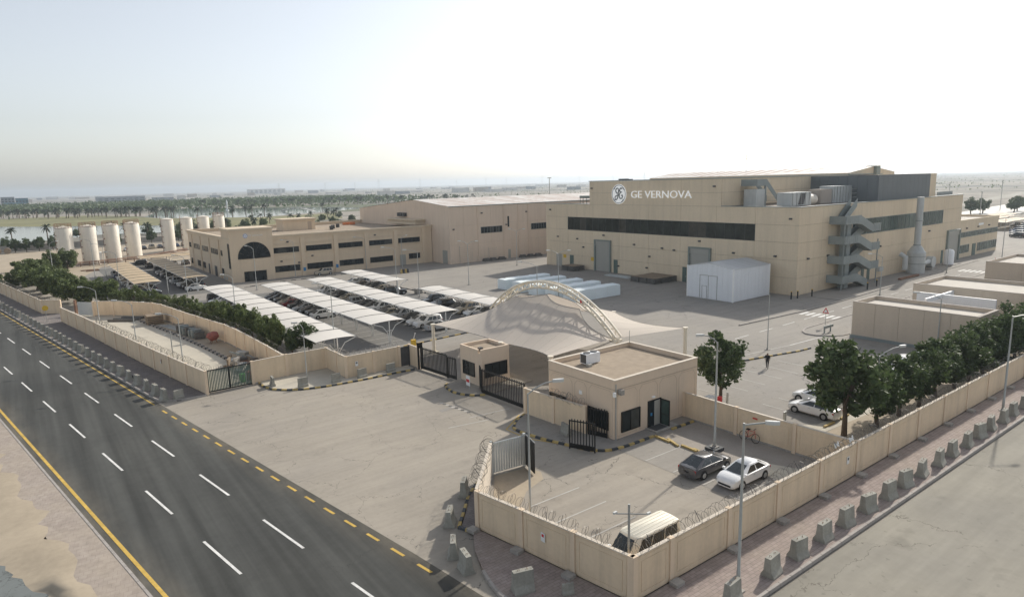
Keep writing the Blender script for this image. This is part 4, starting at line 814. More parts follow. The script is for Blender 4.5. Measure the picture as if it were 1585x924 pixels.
gp = thing('gate_portal', 'black steel gate guide post at the left gate', 'gate post', (33.5, 62.3, 0)); B().box(33.35, 62.2, 0, 33.5, 62.35, 2.95).box(33.8, 62.2, 0, 33.95, 62.35, 2.95).box(33.35, 62.2, 2.8, 33.95, 62.35, 2.95).build('frame', 'black_metal', gp); B().box(33.4, 62.1, 2.4, 33.9, 62.5, 2.8).build('roller_box', 'black_metal', gp)
sg = thing('slatted_gate', 'dark green slatted double gate into the storage yard', 'gate', (13.1, 69.0, 0))
for k in range(30):
    a = 13.15+k*.148; ubox(sg, 'slat', a, 69.0+k*.0035, .15, a+.105, 69.05+k*.0035, 2.25, 'door_green')
B().seg((13.1, 68.98), (17.6, 69.1), .1, .05, .16).seg((13.1, 68.98), (17.6, 69.1), .1, 2.24, 2.34).box(13.05, 68.9, 0, 13.15, 69.12, 2.4).box(15.3, 68.9, .1, 15.38, 69.1, 2.3).box(17.52, 69, 0, 17.62, 69.2, 2.4).build('frame', 'black_metal', sg)
for k in range(20): ubox(sg, 'spike', 13.3+k*.22, 69.02, 2.34, 13.32+k*.22, 69.04, 2.6, 'black_metal')
tag(B().box(32.25, 64.25, .1, 33.3, 64.33, 2.3).box(32.15, 64.2, 0, 32.25, 64.4, 2.4).box(33.3, 64.2, 0, 33.4, 64.4, 2.4).build('pedestrian_door', 'dark_grey'), 'dark grey pedestrian door in the pocket wall', 'door')
wg = thing('sheet_gate', 'off-white corrugated gate leaf standing open at car park entrance', 'gate', (24.3, 35.4, 0))
for k in range(13): ubox(wg, 'sheet_rib', 24.38+k*.2, 35.33-k*.022, .15, 24.53+k*.2, 35.38-k*.022, 2.25, 'pale_metal')
B().seg((24.3, 35.42), (26.95, 35.13), .05, .1, .16).seg((24.3, 35.42), (26.95, 35.13), .05, 2.22, 2.3).box(24.2, 35.3, 0, 24.36, 35.5, 2.45).box(26.85, 35.0, 0, 27.0, 35.2, 2.45).build('frame', 'pale_metal', wg)
bl = thing('sheet_gate', 'black sheet gate leaf beside the off-white leaf', 'gate', (26.9, 35, 0)); B().seg((27.0, 35.05), (26.5, 33.4), .06, .12, 2.3).build('sheet', 'black_metal', bl); B().seg((27.06, 35.0), (26.56, 33.4), .04, 2.3, 2.36).build('frame', 'galvanised', bl)
# ================================================================ BARRIERS
bp = [(-.36, 0), (.36, 0), (.36, .1), (.21, .38), (.15, 1.08), (-.15, 1.08), (-.21, .38), (-.36, .1)]
bb = B().loft([[(x, y, z) for y, z in bp] for x in (-.5, .5)])
bme = bpy.data.meshes.new('barrier'); bme.from_pydata(bb.v, [], bb.f); bme.materials.append(MT['barrier'])
tb = B().loft([[(x, y, z) for y, z in [(-.22, 0), (.22, 0), (.22, .2), (.12, .35), (.1, .95), (-.1, .95), (-.12, .35), (-.22, .2)]] for x in (-.5, .5)])
tme = bpy.data.meshes.new('barrier'); tme.from_pydata(tb.v, [], tb.f); tme.materials.append(MT['barrier'])
hk = B().tube([(-.05, 0, 0), (-.05, 0, .06), (.05, 0, .06), (.05, 0, 0)], .012, 4); hme = bpy.data.meshes.new('hook'); hme.from_pydata(hk.v, [], hk.f); hme.materials.append(MT['rust'])
def barrier(x, y, z, rz, label, group, me=bme, s=1, hooks=True):
    t_ = thing('concrete_barrier', label, 'barrier', (x, y, z), group); t_.rotation_euler = (random.gauss(0, .012), random.gauss(0, .012), rz+random.gauss(0, .05)); t_.scale = (s*random.uniform(.95, 1.05), s, s*random.uniform(.96, 1.04))
    inst(me, 'block', parent=t_)
    if hooks:
        for hx in (-.22, .22): inst(hme, 'lifting_hook', (hx, 0, 1.08 if me is bme else .95), t_, random.uniform(0, 3))
    return t_
xs_ = [25.0, 28.4, 30.9, 33.55, 36.0, 38.6, 41.2, 43.6, 46.1, 48.7, 51.1, 53.7, 56.2, 58.6, 61.2, 63.6, 66.2, 68.8, 71.5, 74.2, 77.0, 80, 83, 86]
for i, x in enumerate(xs_): barrier(x, 16.62+random.uniform(-.06, .06), .12, random.gauss(0, .06), 'tapered concrete barrier on the brick pavement, %s from the near end' % nth(i), 'barriers along the brick pavement')
ly = [69.3, 71.6, 74.1, 76.8, 79.5, 82.2, 84.8, 87.3, 89.8, 92.3, 94.9, 97.7, 100.2, 102.9, 105.5, 107.8, 110.1, 112.9, 115, 117.9, 120.3, 122.8, 125.5, 128, 130.7, 134.2, 136.5, 139.8, 143.4, 147, 150.6, 154, 158]
for i, y in enumerate(ly): barrier(RX(y, EDGE+.62), y, .12, R(99.5)+random.gauss(0, .05), 'tapered concrete barrier beside main road kerb, %s from the driveway' % nth(i), 'barriers along the main road')
barrier(10.5, 68.75, .12, R(20), 'lone plain concrete block by the slatted gate', None, tme, .95, False)
for i, (x, y, a) in enumerate(((21.15, 34.1, 50), (18.45, 31.5, 50), (16.85, 28.5, 60), (16.6, 26.9, 80))): barrier(x, y, 0, R(a), 'narrow concrete barrier near the street corner, %s from the white gate' % ORD[i], 'barriers at the driveway corner', bme, .97)
barrier(17.75, 23.5, .12, R(-15), 'concrete barrier at bottom edge on the corner pavement', 'barriers at the pavement corner', bme); barrier(19.3, 21.9, .12, R(-18), 'low concrete block lying near the wall at the bottom edge', 'barriers at the pavement corner', tme, .6)
for i, (x, y, a) in enumerate(((18.95, 66.9, 80), (21.2, 64.3, 0), (24.4, 63.5, 5), (27.2, 63.3, 5), (30.5, 63.3, 5))): barrier(x, y, .1, R(a), 'upright concrete block in the paved pocket, %s from the slatted gate' % ORD[i], 'blocks in the paved pocket', tme, 1.0, False)
barrier(24.9, 12.4, -.03, R(-25), 'lone concrete barrier standing on the side road', None, bme, .9); barrier(32.9, 37.4, .1, R(80), 'concrete barrier against wall outside the gatehouse', None, tme)
# wheel stops
for i, (x, y, a) in enumerate(((38.05, 31.9, 88), (38.1, 30.9, 70), (38.15, 29.4, 88), (38.2, 28.4, 82), (38.4, 24.5, 84), (50.5, 25.2, 0), (53.2, 25.3, 4))):
    b = B().prism([(-.75, -.09), (.75, -.09), (.75, .09), (-.75, .09)], 0, .14).build('wheel_stop', 'kerb_yellow'); b.location = (x, y, .005); b.rotation_euler = (0, 0, R(a)); tag(b, 'yellow wheel stop in the car parks, %s from the gatehouse door' % ORD[i], 'wheel stop', 'yellow wheel stops')
# ================================================================ LAMP POSTS
def lamp(x, y, h, label, arms, ln=1.6, r=.085, z=0, style='curve', group='lamp posts'):
    t_ = thing('lamp_post', label, 'lamp post', (x, y, z), group)
    B().tube([(x, y, z), (x, y, z+1.1), (x, y, z+1.12), (x, y, z+h)], [r, r, r*.85, r*.55], 8).build('pole', 'galvanised', t_, 40)
    B().box(x-.25, y-.25, z, x+.25, y+.25, z+.06).cyl(x, y, z+.06, z+.2, r*1.5, 8).build('base_plate', 'footing', t_)
    for a in arms:
        c, s = math.cos(R(a)), math.sin(R(a))
        if style == 'curve': P = [(x, y, z+h-.05), (x+c*ln*.3, y+s*ln*.3, z+h+.28), (x+c*ln*.65, y+s*ln*.65, z+h+.5), (x+c*ln, y+s*ln, z+h+.58)]
        else: P = [(x, y, z+h-.1), (x+c*ln*.5, y+s*ln*.5, z+h), (x+c*ln, y+s*ln, z+h+.08)]
        B().tube(P, r*.45, 6).build('arm', 'galvanised', t_, 50); e = Vector(P[-1])
        hd = B().loft([[(e.x+c*u-s*w2*k, e.y+s*u+c*w2*k, e.z+zz) for k, zz in ((-1, -.02), (-.7, .1), (.7, .1), (1, -.02), (.6, -.09), (-.6, -.09))] for u, w2 in ((-.08, .05), (.08, .11), (.36, .12), (.56, .06))])
        hd.build('lamp_head', 'lamp_head', t_, 50)
    return t_
lamp(25.85, 16.85, 8.6, 'tall lamp post on the brick pavement nearest the street corner', [-50], 1.0, .1, .12, 'flat'); lamp(64.1, 17.5, 8.1, 'tall lamp post on brick pavement beside tree row', [-30], 1.6, .1, .12, 'flat')
LP = lamp(39.4, 28.1, 8.0, 'lamp post on a black base inside the small car park', [150], 1.1, .1, .25); B().box(38.9, 27.6, 0, 39.9, 28.6, .25).build('footing', 'kerb_black', LP)
lamp(21.2, 27.2, 8.6, 'lamp post rising just inside the near corner wall', [-25], 1.5, .085)
lamp(53, 22.8, 5.8, 'short lamp post among the right tree row', [-20], 2.0, .08); lamp(81.0, 28.8, 6.1, 'lamp post in front of the nearest flat-roofed block', [120], 2.2, .08); lamp(104, 22, 7, 'lamp post near the long flat-roofed block', [-20], 2.0, .08)
lamp(113, 49.3, 6.4, 'lamp post on kerb by the factory escape stair', [150], 2.0, .09); lamp(174, 50.7, 9.5, 'lamp post on the inner road beside the annex', [-30], 2, .1); lamp(147, 51.8, 8, 'slim lamp post on inner road near scrubber', [-30], 1.6, .08)
lamp(36.9, 135.1, 8.3, 'lamp post before the arched office entrance', [120], 1.6); lamp(48.9, 147.1, 8.1, 'lamp post against office front near the entrance tower', [150], 2.2); lamp(66.6, 148.1, 7.4, 'lamp post against the middle of the office front', [150], 2.2)
lamp(56.0, 111.4, 8.1, 'lamp post at near end of the short white carport', [150], 2.0); lamp(56.4, 103.5, 8.1, 'lamp post between the two short white carports', [150], 2.0); lamp(29.4, 76.2, 8.0, 'lamp post at near end of the first white carport', [150], 1.6)
lamp(25.1, 104.5, 6.8, 'lamp post standing in the tree row by first white carport', [150], 1.2); lamp(73.5, 142.6, 7.4, 'lamp post near the office and hall corner', [20], 1.6)
lamp(70.8, 109.2, 8.2, 'double-armed lamp post in the middle of factory yard', [120, -45], 1.6); lamp(96.4, 126.8, 8.3, 'double-armed lamp post before the workshop hall', [120, -45], 1.6); lamp(60.2, 74.4, 7.8, 'lamp post behind the entrance canopy', [120], 2.4); lamp(73.1, 84.5, 7.8, 'double-armed lamp post beside tarpaulin-wrapped cargo', [120, -45], 1.6)
lamp(7.6, 107.6, 6.6, 'lamp post inside storage yard wall, farthest of three', [150], 1.7); lamp(9.9, 90.5, 6.6, 'lamp post inside storage yard wall, middle of three', [150], 1.7); lamp(12.5, 76.6, 6.6, 'lamp post inside storage yard wall, nearest of three', [150], 1.7)
lamp(22.5, 66.8, 5.6, 'small lamp post in the paved pocket', [150], .6, .07); lamp(28.4, 36.9, 0.9, 'short bollard light by the car park entrance', [], .3, .06)
lamp(13.3, 182.9, 8.9, 'lamp post beyond the brown carport, farthest left', [150], 2); lamp(15.3, 180, 7.8, 'lamp post at far end of brown carport', [150], 2); lamp(15.5, 157, 7.5, 'lamp post halfway along the brown carport', [150], 1.6); lamp(24.5, 136.8, 7.5, 'lamp post between brown and white carports', [150], 1.6); lamp(5.7, 197.1, 8, 'lamp post near the first white tank', [20], 1.5); lamp(22.2, 143, 6, 'lamp post at near end of the brown carports', [], 1.5)
lamp(68.2, 41.8, 6.5, 'slim lamp post by the inner road bend', [], .4, .07)
def cctv(x, y, h, label, z=0):
    t_ = thing('camera_pole', label, 'camera pole', (x, y, z)); B().rod((x, y, z), (x, y, z+h), .06, 7).build('pole', 'galvanised', t_); B().rod((x-.5, y+.45, z+h-.5), (x+.7, y-.6, z+h-.5), .03, 5).build('crossbar', 'galvanised', t_)
    for u in (-.5, .7): B().box(x+u-.11, y-u*.88-.05, z+h-.5, x+u+.11, y-u*.88+.05, z+h-.4).build('camera', 'lamp_head', t_)
cctv(21.75, 20.2, 4.7, 'camera pole at the near wall corner by the van'); cctv(11.9, 78.5, 5, 'camera pole inside the storage yard wall')
for i, (x, y) in enumerate(((45.9, 31.6), (47.9, 27.6))): tag(B().cyl(x, y, 0, 1.1 if i else 2.2, .09, 8).cyl(x+.22*i, y, 0, 1.1, .07, 8).build('bollard', 'galvanised'), ('double' if i else 'single')+' grey metal post behind the dividing wall', 'post')
# signs
def sign(x, y, h, kind, label, z=0):
    t_ = thing('road_sign', label, 'sign', (x, y, z)); B().rod((x, y, z), (x, y, z+h), .035, 6).build('pole', 'galvanised', t_)
    if kind == 'round': B().loft([[(x+.42*math.cos(a*.3927), y-.05-k*.03, z+h-.1+.42*math.sin(a*.3927)) for a in range(16)] for k in (0, 1)]).build('plate', 'sign_yellow', t_)
    else:
        q = [(-.45, -.35), (.45, -.35), (0, .45)]; B().loft([[(x-.04-k*.03, y+a, z+h+b) for a, b in q] for k in (0, 1)]).build('plate', 'sign_red', t_); B().loft([[(x-.072-k*.004, y+a*.6, z+h-.03+b*.6) for a, b in q] for k in (0, 1)]).build('plate_face', 'sign_white', t_)
sign(1.9, 125.4, 2.4, 'round', 'round yellow sign on a post beside the roadside wall', .12); sign(84.3, 43.4, 2.2, 'tri', 'triangular warning sign near the first crossing'); sign(154, 45.9, 2.4, 'tri', 'triangular warning sign near the far crossing')
pl = thing('notice_board', 'white and red notice on the gate island', 'sign', (33.4, 52.4, .11)); B().box(33.38, 52.0, .5, 33.42, 52.65, 1.5).build('plate', 'sign_white', pl); B().box(33.37, 52.05, .85, 33.379, 52.6, 1.15).build('red_band', 'sign_red', pl)
for x, y in ((33.4, 52.1), (33.4, 52.55)): ubox(pl, 'leg', x-.02, y, .1, x+.02, y+.04, .5, 'galvanised')
cr = thing('barrier_gear', 'orange boom barrier cabinet behind the left gate', 'boom barrier', (37.5, 71, 0)); B().box(37.3, 70.8, 0, 37.8, 71.3, 1.1).build('cabinet', 'sign_yellow', cr); B().rod((37.5, 71, 1.0), (37.4, 70.2, 2.1), .05, 6).build('boom', 'sign_white', cr)
bn = thing('crash_rail', 'grey guard rail piece on the road corner', 'guard rail', (81, 41.3, 0)); B().box(80.1, 41.3, .7, 82.3, 41.42, 1.05).build('rail', 'stair_metal', bn)
for x in (80.4, 81.9): ubox(bn, 'post', x, 41.42, 0, x+.12, 41.56, .95, 'stair_metal')
for i, (x, y) in enumerate(((99.8, 57.3), (101.2, 57.0), (104.2, 56.2), (117, 53.2), (121.3, 53.6))):
    t_ = thing('bollard', 'black bollard by the factory corner, %s from the left' % ORD[i], 'bollard', (x, y, .0), 'bollards by the factory'); B().cyl(x, y, 0, 1.2, .12, 8).build('shaft', 'black_metal', t_); B().cyl(x, y, 1.2, 1.3, .13, 8).build('cap', 'sign_yellow', t_)
# ================================================================ ENTRANCE CANOPY
AR = thing('truss_arch', 'cream steel truss arch carrying the entrance canopy', 'arch', (48, 57.4, 0))
def arc(y, dr): # arch line, y from 44.4 to 65.6
    a = (y-57.4)/11; z = 8.3-4.5*abs(a)**2.15; return z+dr
ys_ = [46.4+22*k/28 for k in range(29)]
CH = {'a': (-.4, .3), 'b': (.4, .3), 'c': (0, -.45)}
def nrm(y):
    e = .05; dz = (arc(y+e, 0)-arc(y-e, 0))/(2*e); l = math.hypot(1, dz); return (-dz/l, 1/l)
def chp(k, y): o = CH[k]; n = nrm(y); return (48+o[0], y+n[0]*o[1], arc(y, 0)+n[1]*o[1])
for k in CH: B().tube([chp(k, y) for y in ys_], .12, 7).build('chord', 'arch_steel', AR, 60)
for i, y in enumerate(ys_[:-1]):
    y2 = ys_[i+1]; q = B()
    for k in 'ab': q.rod(chp(k, y if i % 2 else y2), chp('c', y2 if i % 2 else y), .06, 5)
    if i % 2 == 0: q.rod(chp('a', y), chp('b', y), .045, 5)
    else: q.rod(chp('a', y), chp('b', y2), .04, 5)
    q.build('bracing', 'arch_steel', AR)
for y in (46.3, 68.5): B().rod((48, y, 0), (48, y, 3.9), .2, 10).box(47.4, y-.12, 3.5, 48.6, y+.12, 3.75).box(47.5, y-.4, 0, 48.5, y+.4, .3).build('foot_column', 'arch_steel', AR)
tag(B().box(47.47, 51.2, 7.0, 47.58, 51.38, 7.35).build('alarm_box', 'sign_red'), 'small red box fixed on the truss arch', 'box')
hang = [(68.4, 3.75), (63.3, 6.25), (57.3, 7.2), (51.8, 6.25), (47.0, 3.75)]
def ridge(u, side):
    s = u*(len(hang)-1); i = min(int(s), len(hang)-2); t_ = s-i; a, b = hang[i], hang[i+1]; k = math.sin(math.pi*t_)
    return Vector((48+side*(.2+.9*k), lerp(a[0], b[0], t_), lerp(a[1], b[1], t_)-.12*k))
def edge(u, pts, side, sc=1.1):
    n = len(pts)-1; s = u*n; i = min(int(s), n-1); t_ = s-i; k = math.sin(math.pi*t_); a, b = Vector(pts[i]), Vector(pts[i+1]); p_ = a.lerp(b, t_); p_.x -= side*sc*k; p_.z -= .25*k; return p_
def membrane(name, label, pts, side, seams=14):
    t_ = thing(name, label, 'canopy', (48+side*4, 57, 3)); nu, nv = 64, 26
    def S(u, v):
        a, b = ridge(u, side), edge(u, pts, side); p_ = a.lerp(b, v); p_.z = b.z+(a.z-b.z)*((1-v)**1.05); 
        p_.z -= .12*math.sin(math.pi*v)*math.sin(math.pi*u); return p_
    B().loft([[S(i/nu, j/nv) for j in range(nv+1)] for i in range(nu+1)], False, False).build('membrane', 'tent_cloth', t_, 180)
    for k in range(1, seams):
        B().tube([S(k/seams, j/nv)+Vector((0, 0, .004)) for j in range(nv+1)], .008, 3).build('seam', 'seam', t_)
    for e_ in (0, 1): B().tube([S(i/nu, e_) for i in range(nu+1)], .035, 5).build('edge_cable', 'seam', t_)
    return t_
FE = [(38.4, 67.5, 3.45), (38.4, 53.6, 3.75), (38.0, 45.2, 4.0)]; BE = [(57.2, 68.5, 3.6), (58.4, 57, 3.7), (57, 44.8, 3.85)]
membrane('tensile_canopy', 'off-white tensile membrane sloping from arch towards the gates', FE, -1); membrane('tensile_canopy', 'off-white tensile membrane behind the arch reaching right', BE, 1)
for i, (x, y, z) in enumerate(FE+BE):
    lb = ['left front', 'booth side', 'gatehouse side', 'left rear', 'middle rear', 'right rear'][i]; t_ = thing('canopy_column', 'cream round column under the %s edge of the entrance canopy' % lb, 'column', (x, y, 0), 'columns of the entrance canopy'); B().cyl(x, y, 0, z-.05, .2, 12).build('shaft', 'arch_steel', t_, 60); B().cyl(x, y, z-.1, z+.08, .28, 12).box(x-.4, y-.4, 0, x+.4, y+.4, .12).build('cap', 'arch_steel', t_)
# ================================================================ CARPORTS
def carport(label, x0, x1, y0, y1, bays, cloth, z=2.75, group='white carports', rise=.13):
    t_ = thing('carport', label, 'carport', ((x0+x1)/2, y0, 0), group); bl = (y1-y0)/bays; xm = (x0+x1)/2; nv = 6
    b = B(); nu = 8
    b.loft([[(lerp(-(x1-x0)/2, (x1-x0)/2, i/nu), j/nv*bl, rise*(1-(2*i/nu-1)**2)-.045*math.sin(math.pi*j/nv)) for i in range(nu+1)] for j in range(nv+1)], False, False)
    me = bpy.data.meshes.new('canopy_panel'); me.from_pydata(b.v, [], b.f); me.materials.append(MT[cloth]); me.shade_smooth()
    sb = B().tube([(lerp(-(x1-x0)/2, (x1-x0)/2, i/nu), 0, rise*(1-(2*i/nu-1)**2)+.03) for i in range(nu+1)], .03, 4); sm = bpy.data.meshes.new('rib'); sm.from_pydata(sb.v, [], sb.f); sm.materials.append(MT['dark_grey'])
    fb = B()
    for s in (-1, 1): fb.tube([(s*.1, 0, -z+.05), (s*.25, 0, -1.4), (s*.9, 0, -.5), (s*(x1-x0)/2*.92, 0, -.02)], .05, 5)
    fb.rod((-.35, 0, -1.1), (.35, 0, -1.1), .035, 4).rod((0, 0, -z), (0, 0, rise), .07, 6)
    fm = bpy.data.meshes.new('frame'); fm.from_pydata(fb.v, [], fb.f); fm.materials.append(MT['white_steel'])
    eb = B().rod((x0+.05, y0, z-.03), (x0+.05, y1, z-.03), .045, 5).rod((x1-.05, y0, z-.03), (x1-.05, y1, z-.03), .045, 5); eb.build('edge_beam', 'white_steel', t_)
    for k in range(bays+1):
        inst(fm, 'frame', (0, k*bl, z), t_); inst(sm, 'rib', (0, k*bl, z), t_)
        if k < bays: inst(me, 'canopy_panel', (0, k*bl, z), t_)
    return t_
carport('long white fabric carport beside the tree row', 25.3, 30.2, 71, 127.5, 11, 'carport_cloth'); carport('long white fabric carport, second from the tree row', 34.2, 39.0, 75.6, 122.6, 9, 'carport_cloth'); carport('long white fabric carport, third from the tree row', 42.9, 47.6, 75.9, 123, 9, 'carport_cloth')
carport('short white fabric carport nearest the office', 52.1, 56.6, 107.8, 128.7, 4, 'carport_cloth'); carport('short white fabric carport beside the entrance arch', 52.9, 57.1, 76.2, 97.4, 4, 'carport_cloth')
carport('brown fabric carport nearest the tanks', 16.4, 21.2, 142, 188, 9, 'brown_cloth', group='brown carports'); carport('brown fabric carport beside the office', 25.3, 29.9, 143.2, 190, 9, 'brown_cloth', group='brown carports'); carport('brown fabric carport running crosswise behind the others', 24.8, 38, 195, 203, 2, 'brown_cloth', group='brown carports', rise=.1)
for i, (x, y) in enumerate(((262, 76), (275, 84), (290, 88))): carport('distant beige carport beyond the annex, %s from the near side' % ORD[i], x, x+30, y, y+6, 2, 'brown_cloth', group='distant carports')
# ================================================================ YARD CARGO
for i in range(5):
    y = 79.9+4.75*i; t_ = thing('wrapped_cargo', 'long pale blue tarpaulin-wrapped load in factory yard, %s from the right' % ORD[i], 'cargo', (72.3, y, 0), 'tarpaulin wrapped loads')
    rg = []
    for k in range(13):
        x = 72.3+11.2*k/12; jz = random.uniform(-.05, .05); jy = random.uniform(-.04, .04); rg.append([(x, y+jy, .02), (x, y+jy+.02, 1.0), (x, y+.05+jy, 1.85+jz), (x, y+.6, 1.93+jz*1.3), (x, y+1.9, 1.93+random.uniform(-.05, .05)), (x, y+2.45+jy, 1.85+jz), (x, y+2.5, 1.0), (x, y+2.5+jy, .02)])
    B().loft(rg).build('tarpaulin', 'blue_tarp', t_, 40)
    for k in (2, 5, 8, 10): B().tube([(72.3+k, y-.06, .05), (72.3+k, y-.02, 1.9), (72.3+k, y+1.2, 2.0), (72.3+k, y+2.55, 1.9), (72.3+k, y+2.6, .05)], .02, 4).build('strap', 'sign_white', t_)
def crates(label, x0, y0, nx, ny, sx, sy, h):
    for i in range(nx):
        for j in range(ny):
            x, y = x0+i*sx, y0+j*sy; t_ = thing('stillage', label+', row %s bay %s' % (ORD[i], ORD[j]), 'stillage', (x, y, 0), label); b = B()
            for px in (0, sx-.18):
                for py in (0, sy-.18): b.box(x+px, y+py, 0, x+px+.08, y+py+.08, h)
            for z in (.12, h*.5, h-.08):
                b.box(x, y, z, x+sx-.1, y+.05, z+.07).box(x, y+sy-.15, z, x+sx-.1, y+sy-.1, z+.07).box(x, y+.05, z, x+.05, y+sy-.15, z+.07).box(x+sx-.15, y+.05, z, x+sx-.1, y+sy-.15, z+.07)
            b.build('frame', 'crate', t_); B().box(x+.1, y+.1, .2, x+sx-.2, y+sy-.2, h-.12).build('load', 'crate', t_); B().box(x+.02, y+.02, h, x+sx-.12, y+sy-.12, h+.04).build('lid', 'crate_wood', t_)
crates('dark steel stillage before the left factory door', 98.2, 108.3, 2, 2, 1.7, 2.1, 1.1); crates('dark steel stillage stacked in the middle of factory front', 96.3, 83.2, 3, 3, 2.2, 2.1, 1.05)
tag(B().box(98.5, 92, 0, 100.3, 99, .18).box(98.6, 92.3, .18, 99.0, 98.5, .3).box(99.5, 93, .18, 99.9, 97.5, .28).build('sheet_stack', 'pale_metal'), 'flat stack of pale sheets by the roller door', 'sheets')
for i, (x, y) in enumerate(((95.5, 139.2), (97.5, 139), (100.3, 139), (107, 138.6), (109.5, 138.4), (112, 138.2))): tag(B().box(x, y, 0, x+1.9, y+1.2, .5).box(x+.1, y+.1, .5, x+1.5, y+1.0, .8).build('pallet_stack', 'crate'), 'low dark pallet stack along the hall wall, %s from the left' % ORD[i], 'pallets', 'pallet stacks by the hall')
for i in range(4): tag(B().box(69.2+i*.55, 135.2, 0, 69.6+i*.55, 135.5, .9).box(69.2+i*.55, 134.9, 0, 69.6+i*.55, 135.8, .12).build('jersey_post', 'kerb_yellow' if i % 2 == 0 else 'kerb_black'), '%s striped post from the left before the office corner' % ORD[i], 'post', 'striped posts')
tag(B().box(57.8, 107, 0, 59, 108, .9).box(57.6, 106.8, .9, 59.2, 108.2, 1.0).build('planter', 'footing'), 'square concrete planter at the end of short carport', 'planter')
tag(B().box(131, 53.6, .1, 139, 54.1, .45).build('beam', 'rust'), 'long rusty beam lying beside the factory', 'beam')
# storage yard junk
def junk(name, label, cat, b, m, sm=False, group=None): return tag(b.build(name, m, None, sm), label, cat, group)
q = B()
for k in range(5): q.box(14.0, 111.2, .1+k*.28, 16.2, 113.6, .28+k*.28)
junk('timber_stack', 'stack of old timber crates in the storage yard', 'crate', q, 'crate_wood')
for i, (a, b_) in enumerate((((9.6, 119.5), (12.9, 116.6)), ((10.4, 120), (13.8, 117.3)), ((11.6, 120.6), (14.4, 118.4)))): junk('log', 'dark round log near far gate of storage yard, %s from the front' % ORD[i], 'log', B().rod((*a, .2), (*b_, .2), .2, 8), 'crate', 40, 'logs in the storage yard')
for i in range(5): junk('metal_bar', 'long pale bar on the storage yard ground, %s from the left' % ORD[i], 'bar', B().rod((15.2+.35*i, 110.4-.2*i, .08), (17.0+.25*i, 102.5-.1*i, .08), .06, 5), 'pale_metal', False, 'bars in the storage yard')
for i in range(7): junk('steel_cage', 'grey steel cage in storage yard row, %s from the back' % ORD[i], 'cage', B().box(16.4+.18*i, 102.2-1.1*i, .05, 17.6+.18*i, 103-1.1*i, .95+.25*(i % 2)).box(16.5+.18*i, 102.3-1.1*i, 1.2, 17.4+.18*i, 102.8-1.1*i, 1.25), 'stair_metal' if i % 3 else 'crate', False, 'cages in the storage yard')
mx_ = thing('concrete_mixer', 'red drum concrete mixer against the curving wall', 'mixer', (19.0, 92, 0)); B().tube([(18.3, 92, .7), (18.5, 92, .85), (19.2, 92, 1.0), (19.6, 92, 1.1)], [.35, .6, .6, .35], 14).build('drum', 'mixer_red', mx_, 50); B().rod((18.6, 91.6, 0), (19, 91.9, .8), .05, 5).rod((18.6, 92.4, 0), (19, 92.1, .8), .05, 5).rod((19.4, 92, 0), (19.1, 92, .8), .05, 5).build('stand', 'rust', mx_)
for i in range(26):
    x = random.gauss(19.2, .7); y = random.gauss(77.2, 2.2); s = random.uniform(.35, .9); b = B(); k = i % 4
    if k == 0: b.box(-s, -s*.6, 0, s, s*.6, s*.7)
    elif k == 1: b.loft([[(s*1.1*math.cos(a*1.047+.3*z), s*.8*math.sin(a*1.047), z*s*.45) for a in range(6)] for z in (0, .7, 1.2)])
    elif k == 2: b.rod((-s*1.6, 0, .15), (s*1.6, .3, .15+s), .07, 6)
    else: b.box(-s*.8, -.1, 0, s*.8, .1, s*1.1).box(-s*.8, -.5, 0, -s*.6, .5, .3)
    m_ = ['crate_wood', 'footing', 'galvanised', 'crate', 'stair_metal', 'rust', 'tank_white'][i % 7]; kn = ['box', 'rubble lump', 'pole', 'frame'][k]; cn = ['brown', 'grey concrete', 'silver', 'dark', 'grey green', 'rusty', 'off-white'][i % 7]
    o = b.build('scrap_piece', m_); o.location = (min(20.5, x), min(83, max(72, y)), .02+(.45 if i % 3 == 0 else 0)); o.rotation_euler = (0, 0, random.uniform(0, 3)); tag(o, '%s scrap %s in the junk heap behind the slatted gate' % (cn, kn), 'scrap', 'junk heap behind the slatted gate')
junk('plastic_bin', 'bright green plastic bin in the junk heap', 'bin', B().lathe(17.0, 70.6, [(.25, .05), (.33, .9), (.28, .92)], 10), 'green_plastic'); junk('red_drum', 'red painted drum in the junk heap', 'drum', B().cyl(17.8, 71.0, 0, .9, .3, 12), 'mixer_red')
sb_ = sroot('stone_border', (17, 110, 0))
sme = bpy.data.meshes.new('stone'); b = B().box(-.16, -.22, 0, .16, .22, .2); sme.from_pydata(b.v, [], b.f); sme.materials.append(MT['kerb_stone'])
for i, p_ in enumerate(resample([(13.6, 116), (15.4, 105), (17.0, 93), (18.0, 83), (18.3, 76)], .7)): inst(sme, 'stone', p_-sb_.location, sb_, R(80), ['kerb_stone', 'kerb_black'][i % 2])
for i, (x, y, z) in enumerate(((40.6, 19.75, 2.5), (42.2, 19.6, 2.52))):
    tag(B().tube([(x, y, z), (x+.12, y+.05, z+.2), (x+.3, y, z+.1), (x+.42, y+.08, z+.38)], [.03, .12, .1, .02], 6).build('plastic_bag', 'sign_white'), 'white plastic bag snagged on the razor wire, %s' % ['left of wall post', 'right of wall post', 'low near the lamp'][i], 'bag', 'bags on the razor wire')
tag(B().box(45.8, 33.2, 0, 46.6, 33.9, 1.3).build('water_cooler', 'sign_white'), 'white cabinet behind the gatehouse', 'cabinet'); tag(B().box(46.9, 33.0, .6, 47.2, 33.3, 1.2).box(47, 33.1, 0, 47.1, 33.2, .6).build('fire_box', 'sign_red'), 'red fire box beside the gatehouse tree', 'fire box')
tag(B().box(46.5, 49.4, 0, 47.4, 50.6, 1.3).box(46.4, 49.3, 1.3, 47.5, 50.7, 1.36).build('desk', 'dark_grey'), 'dark desk in shade beneath the entrance canopy', 'desk')
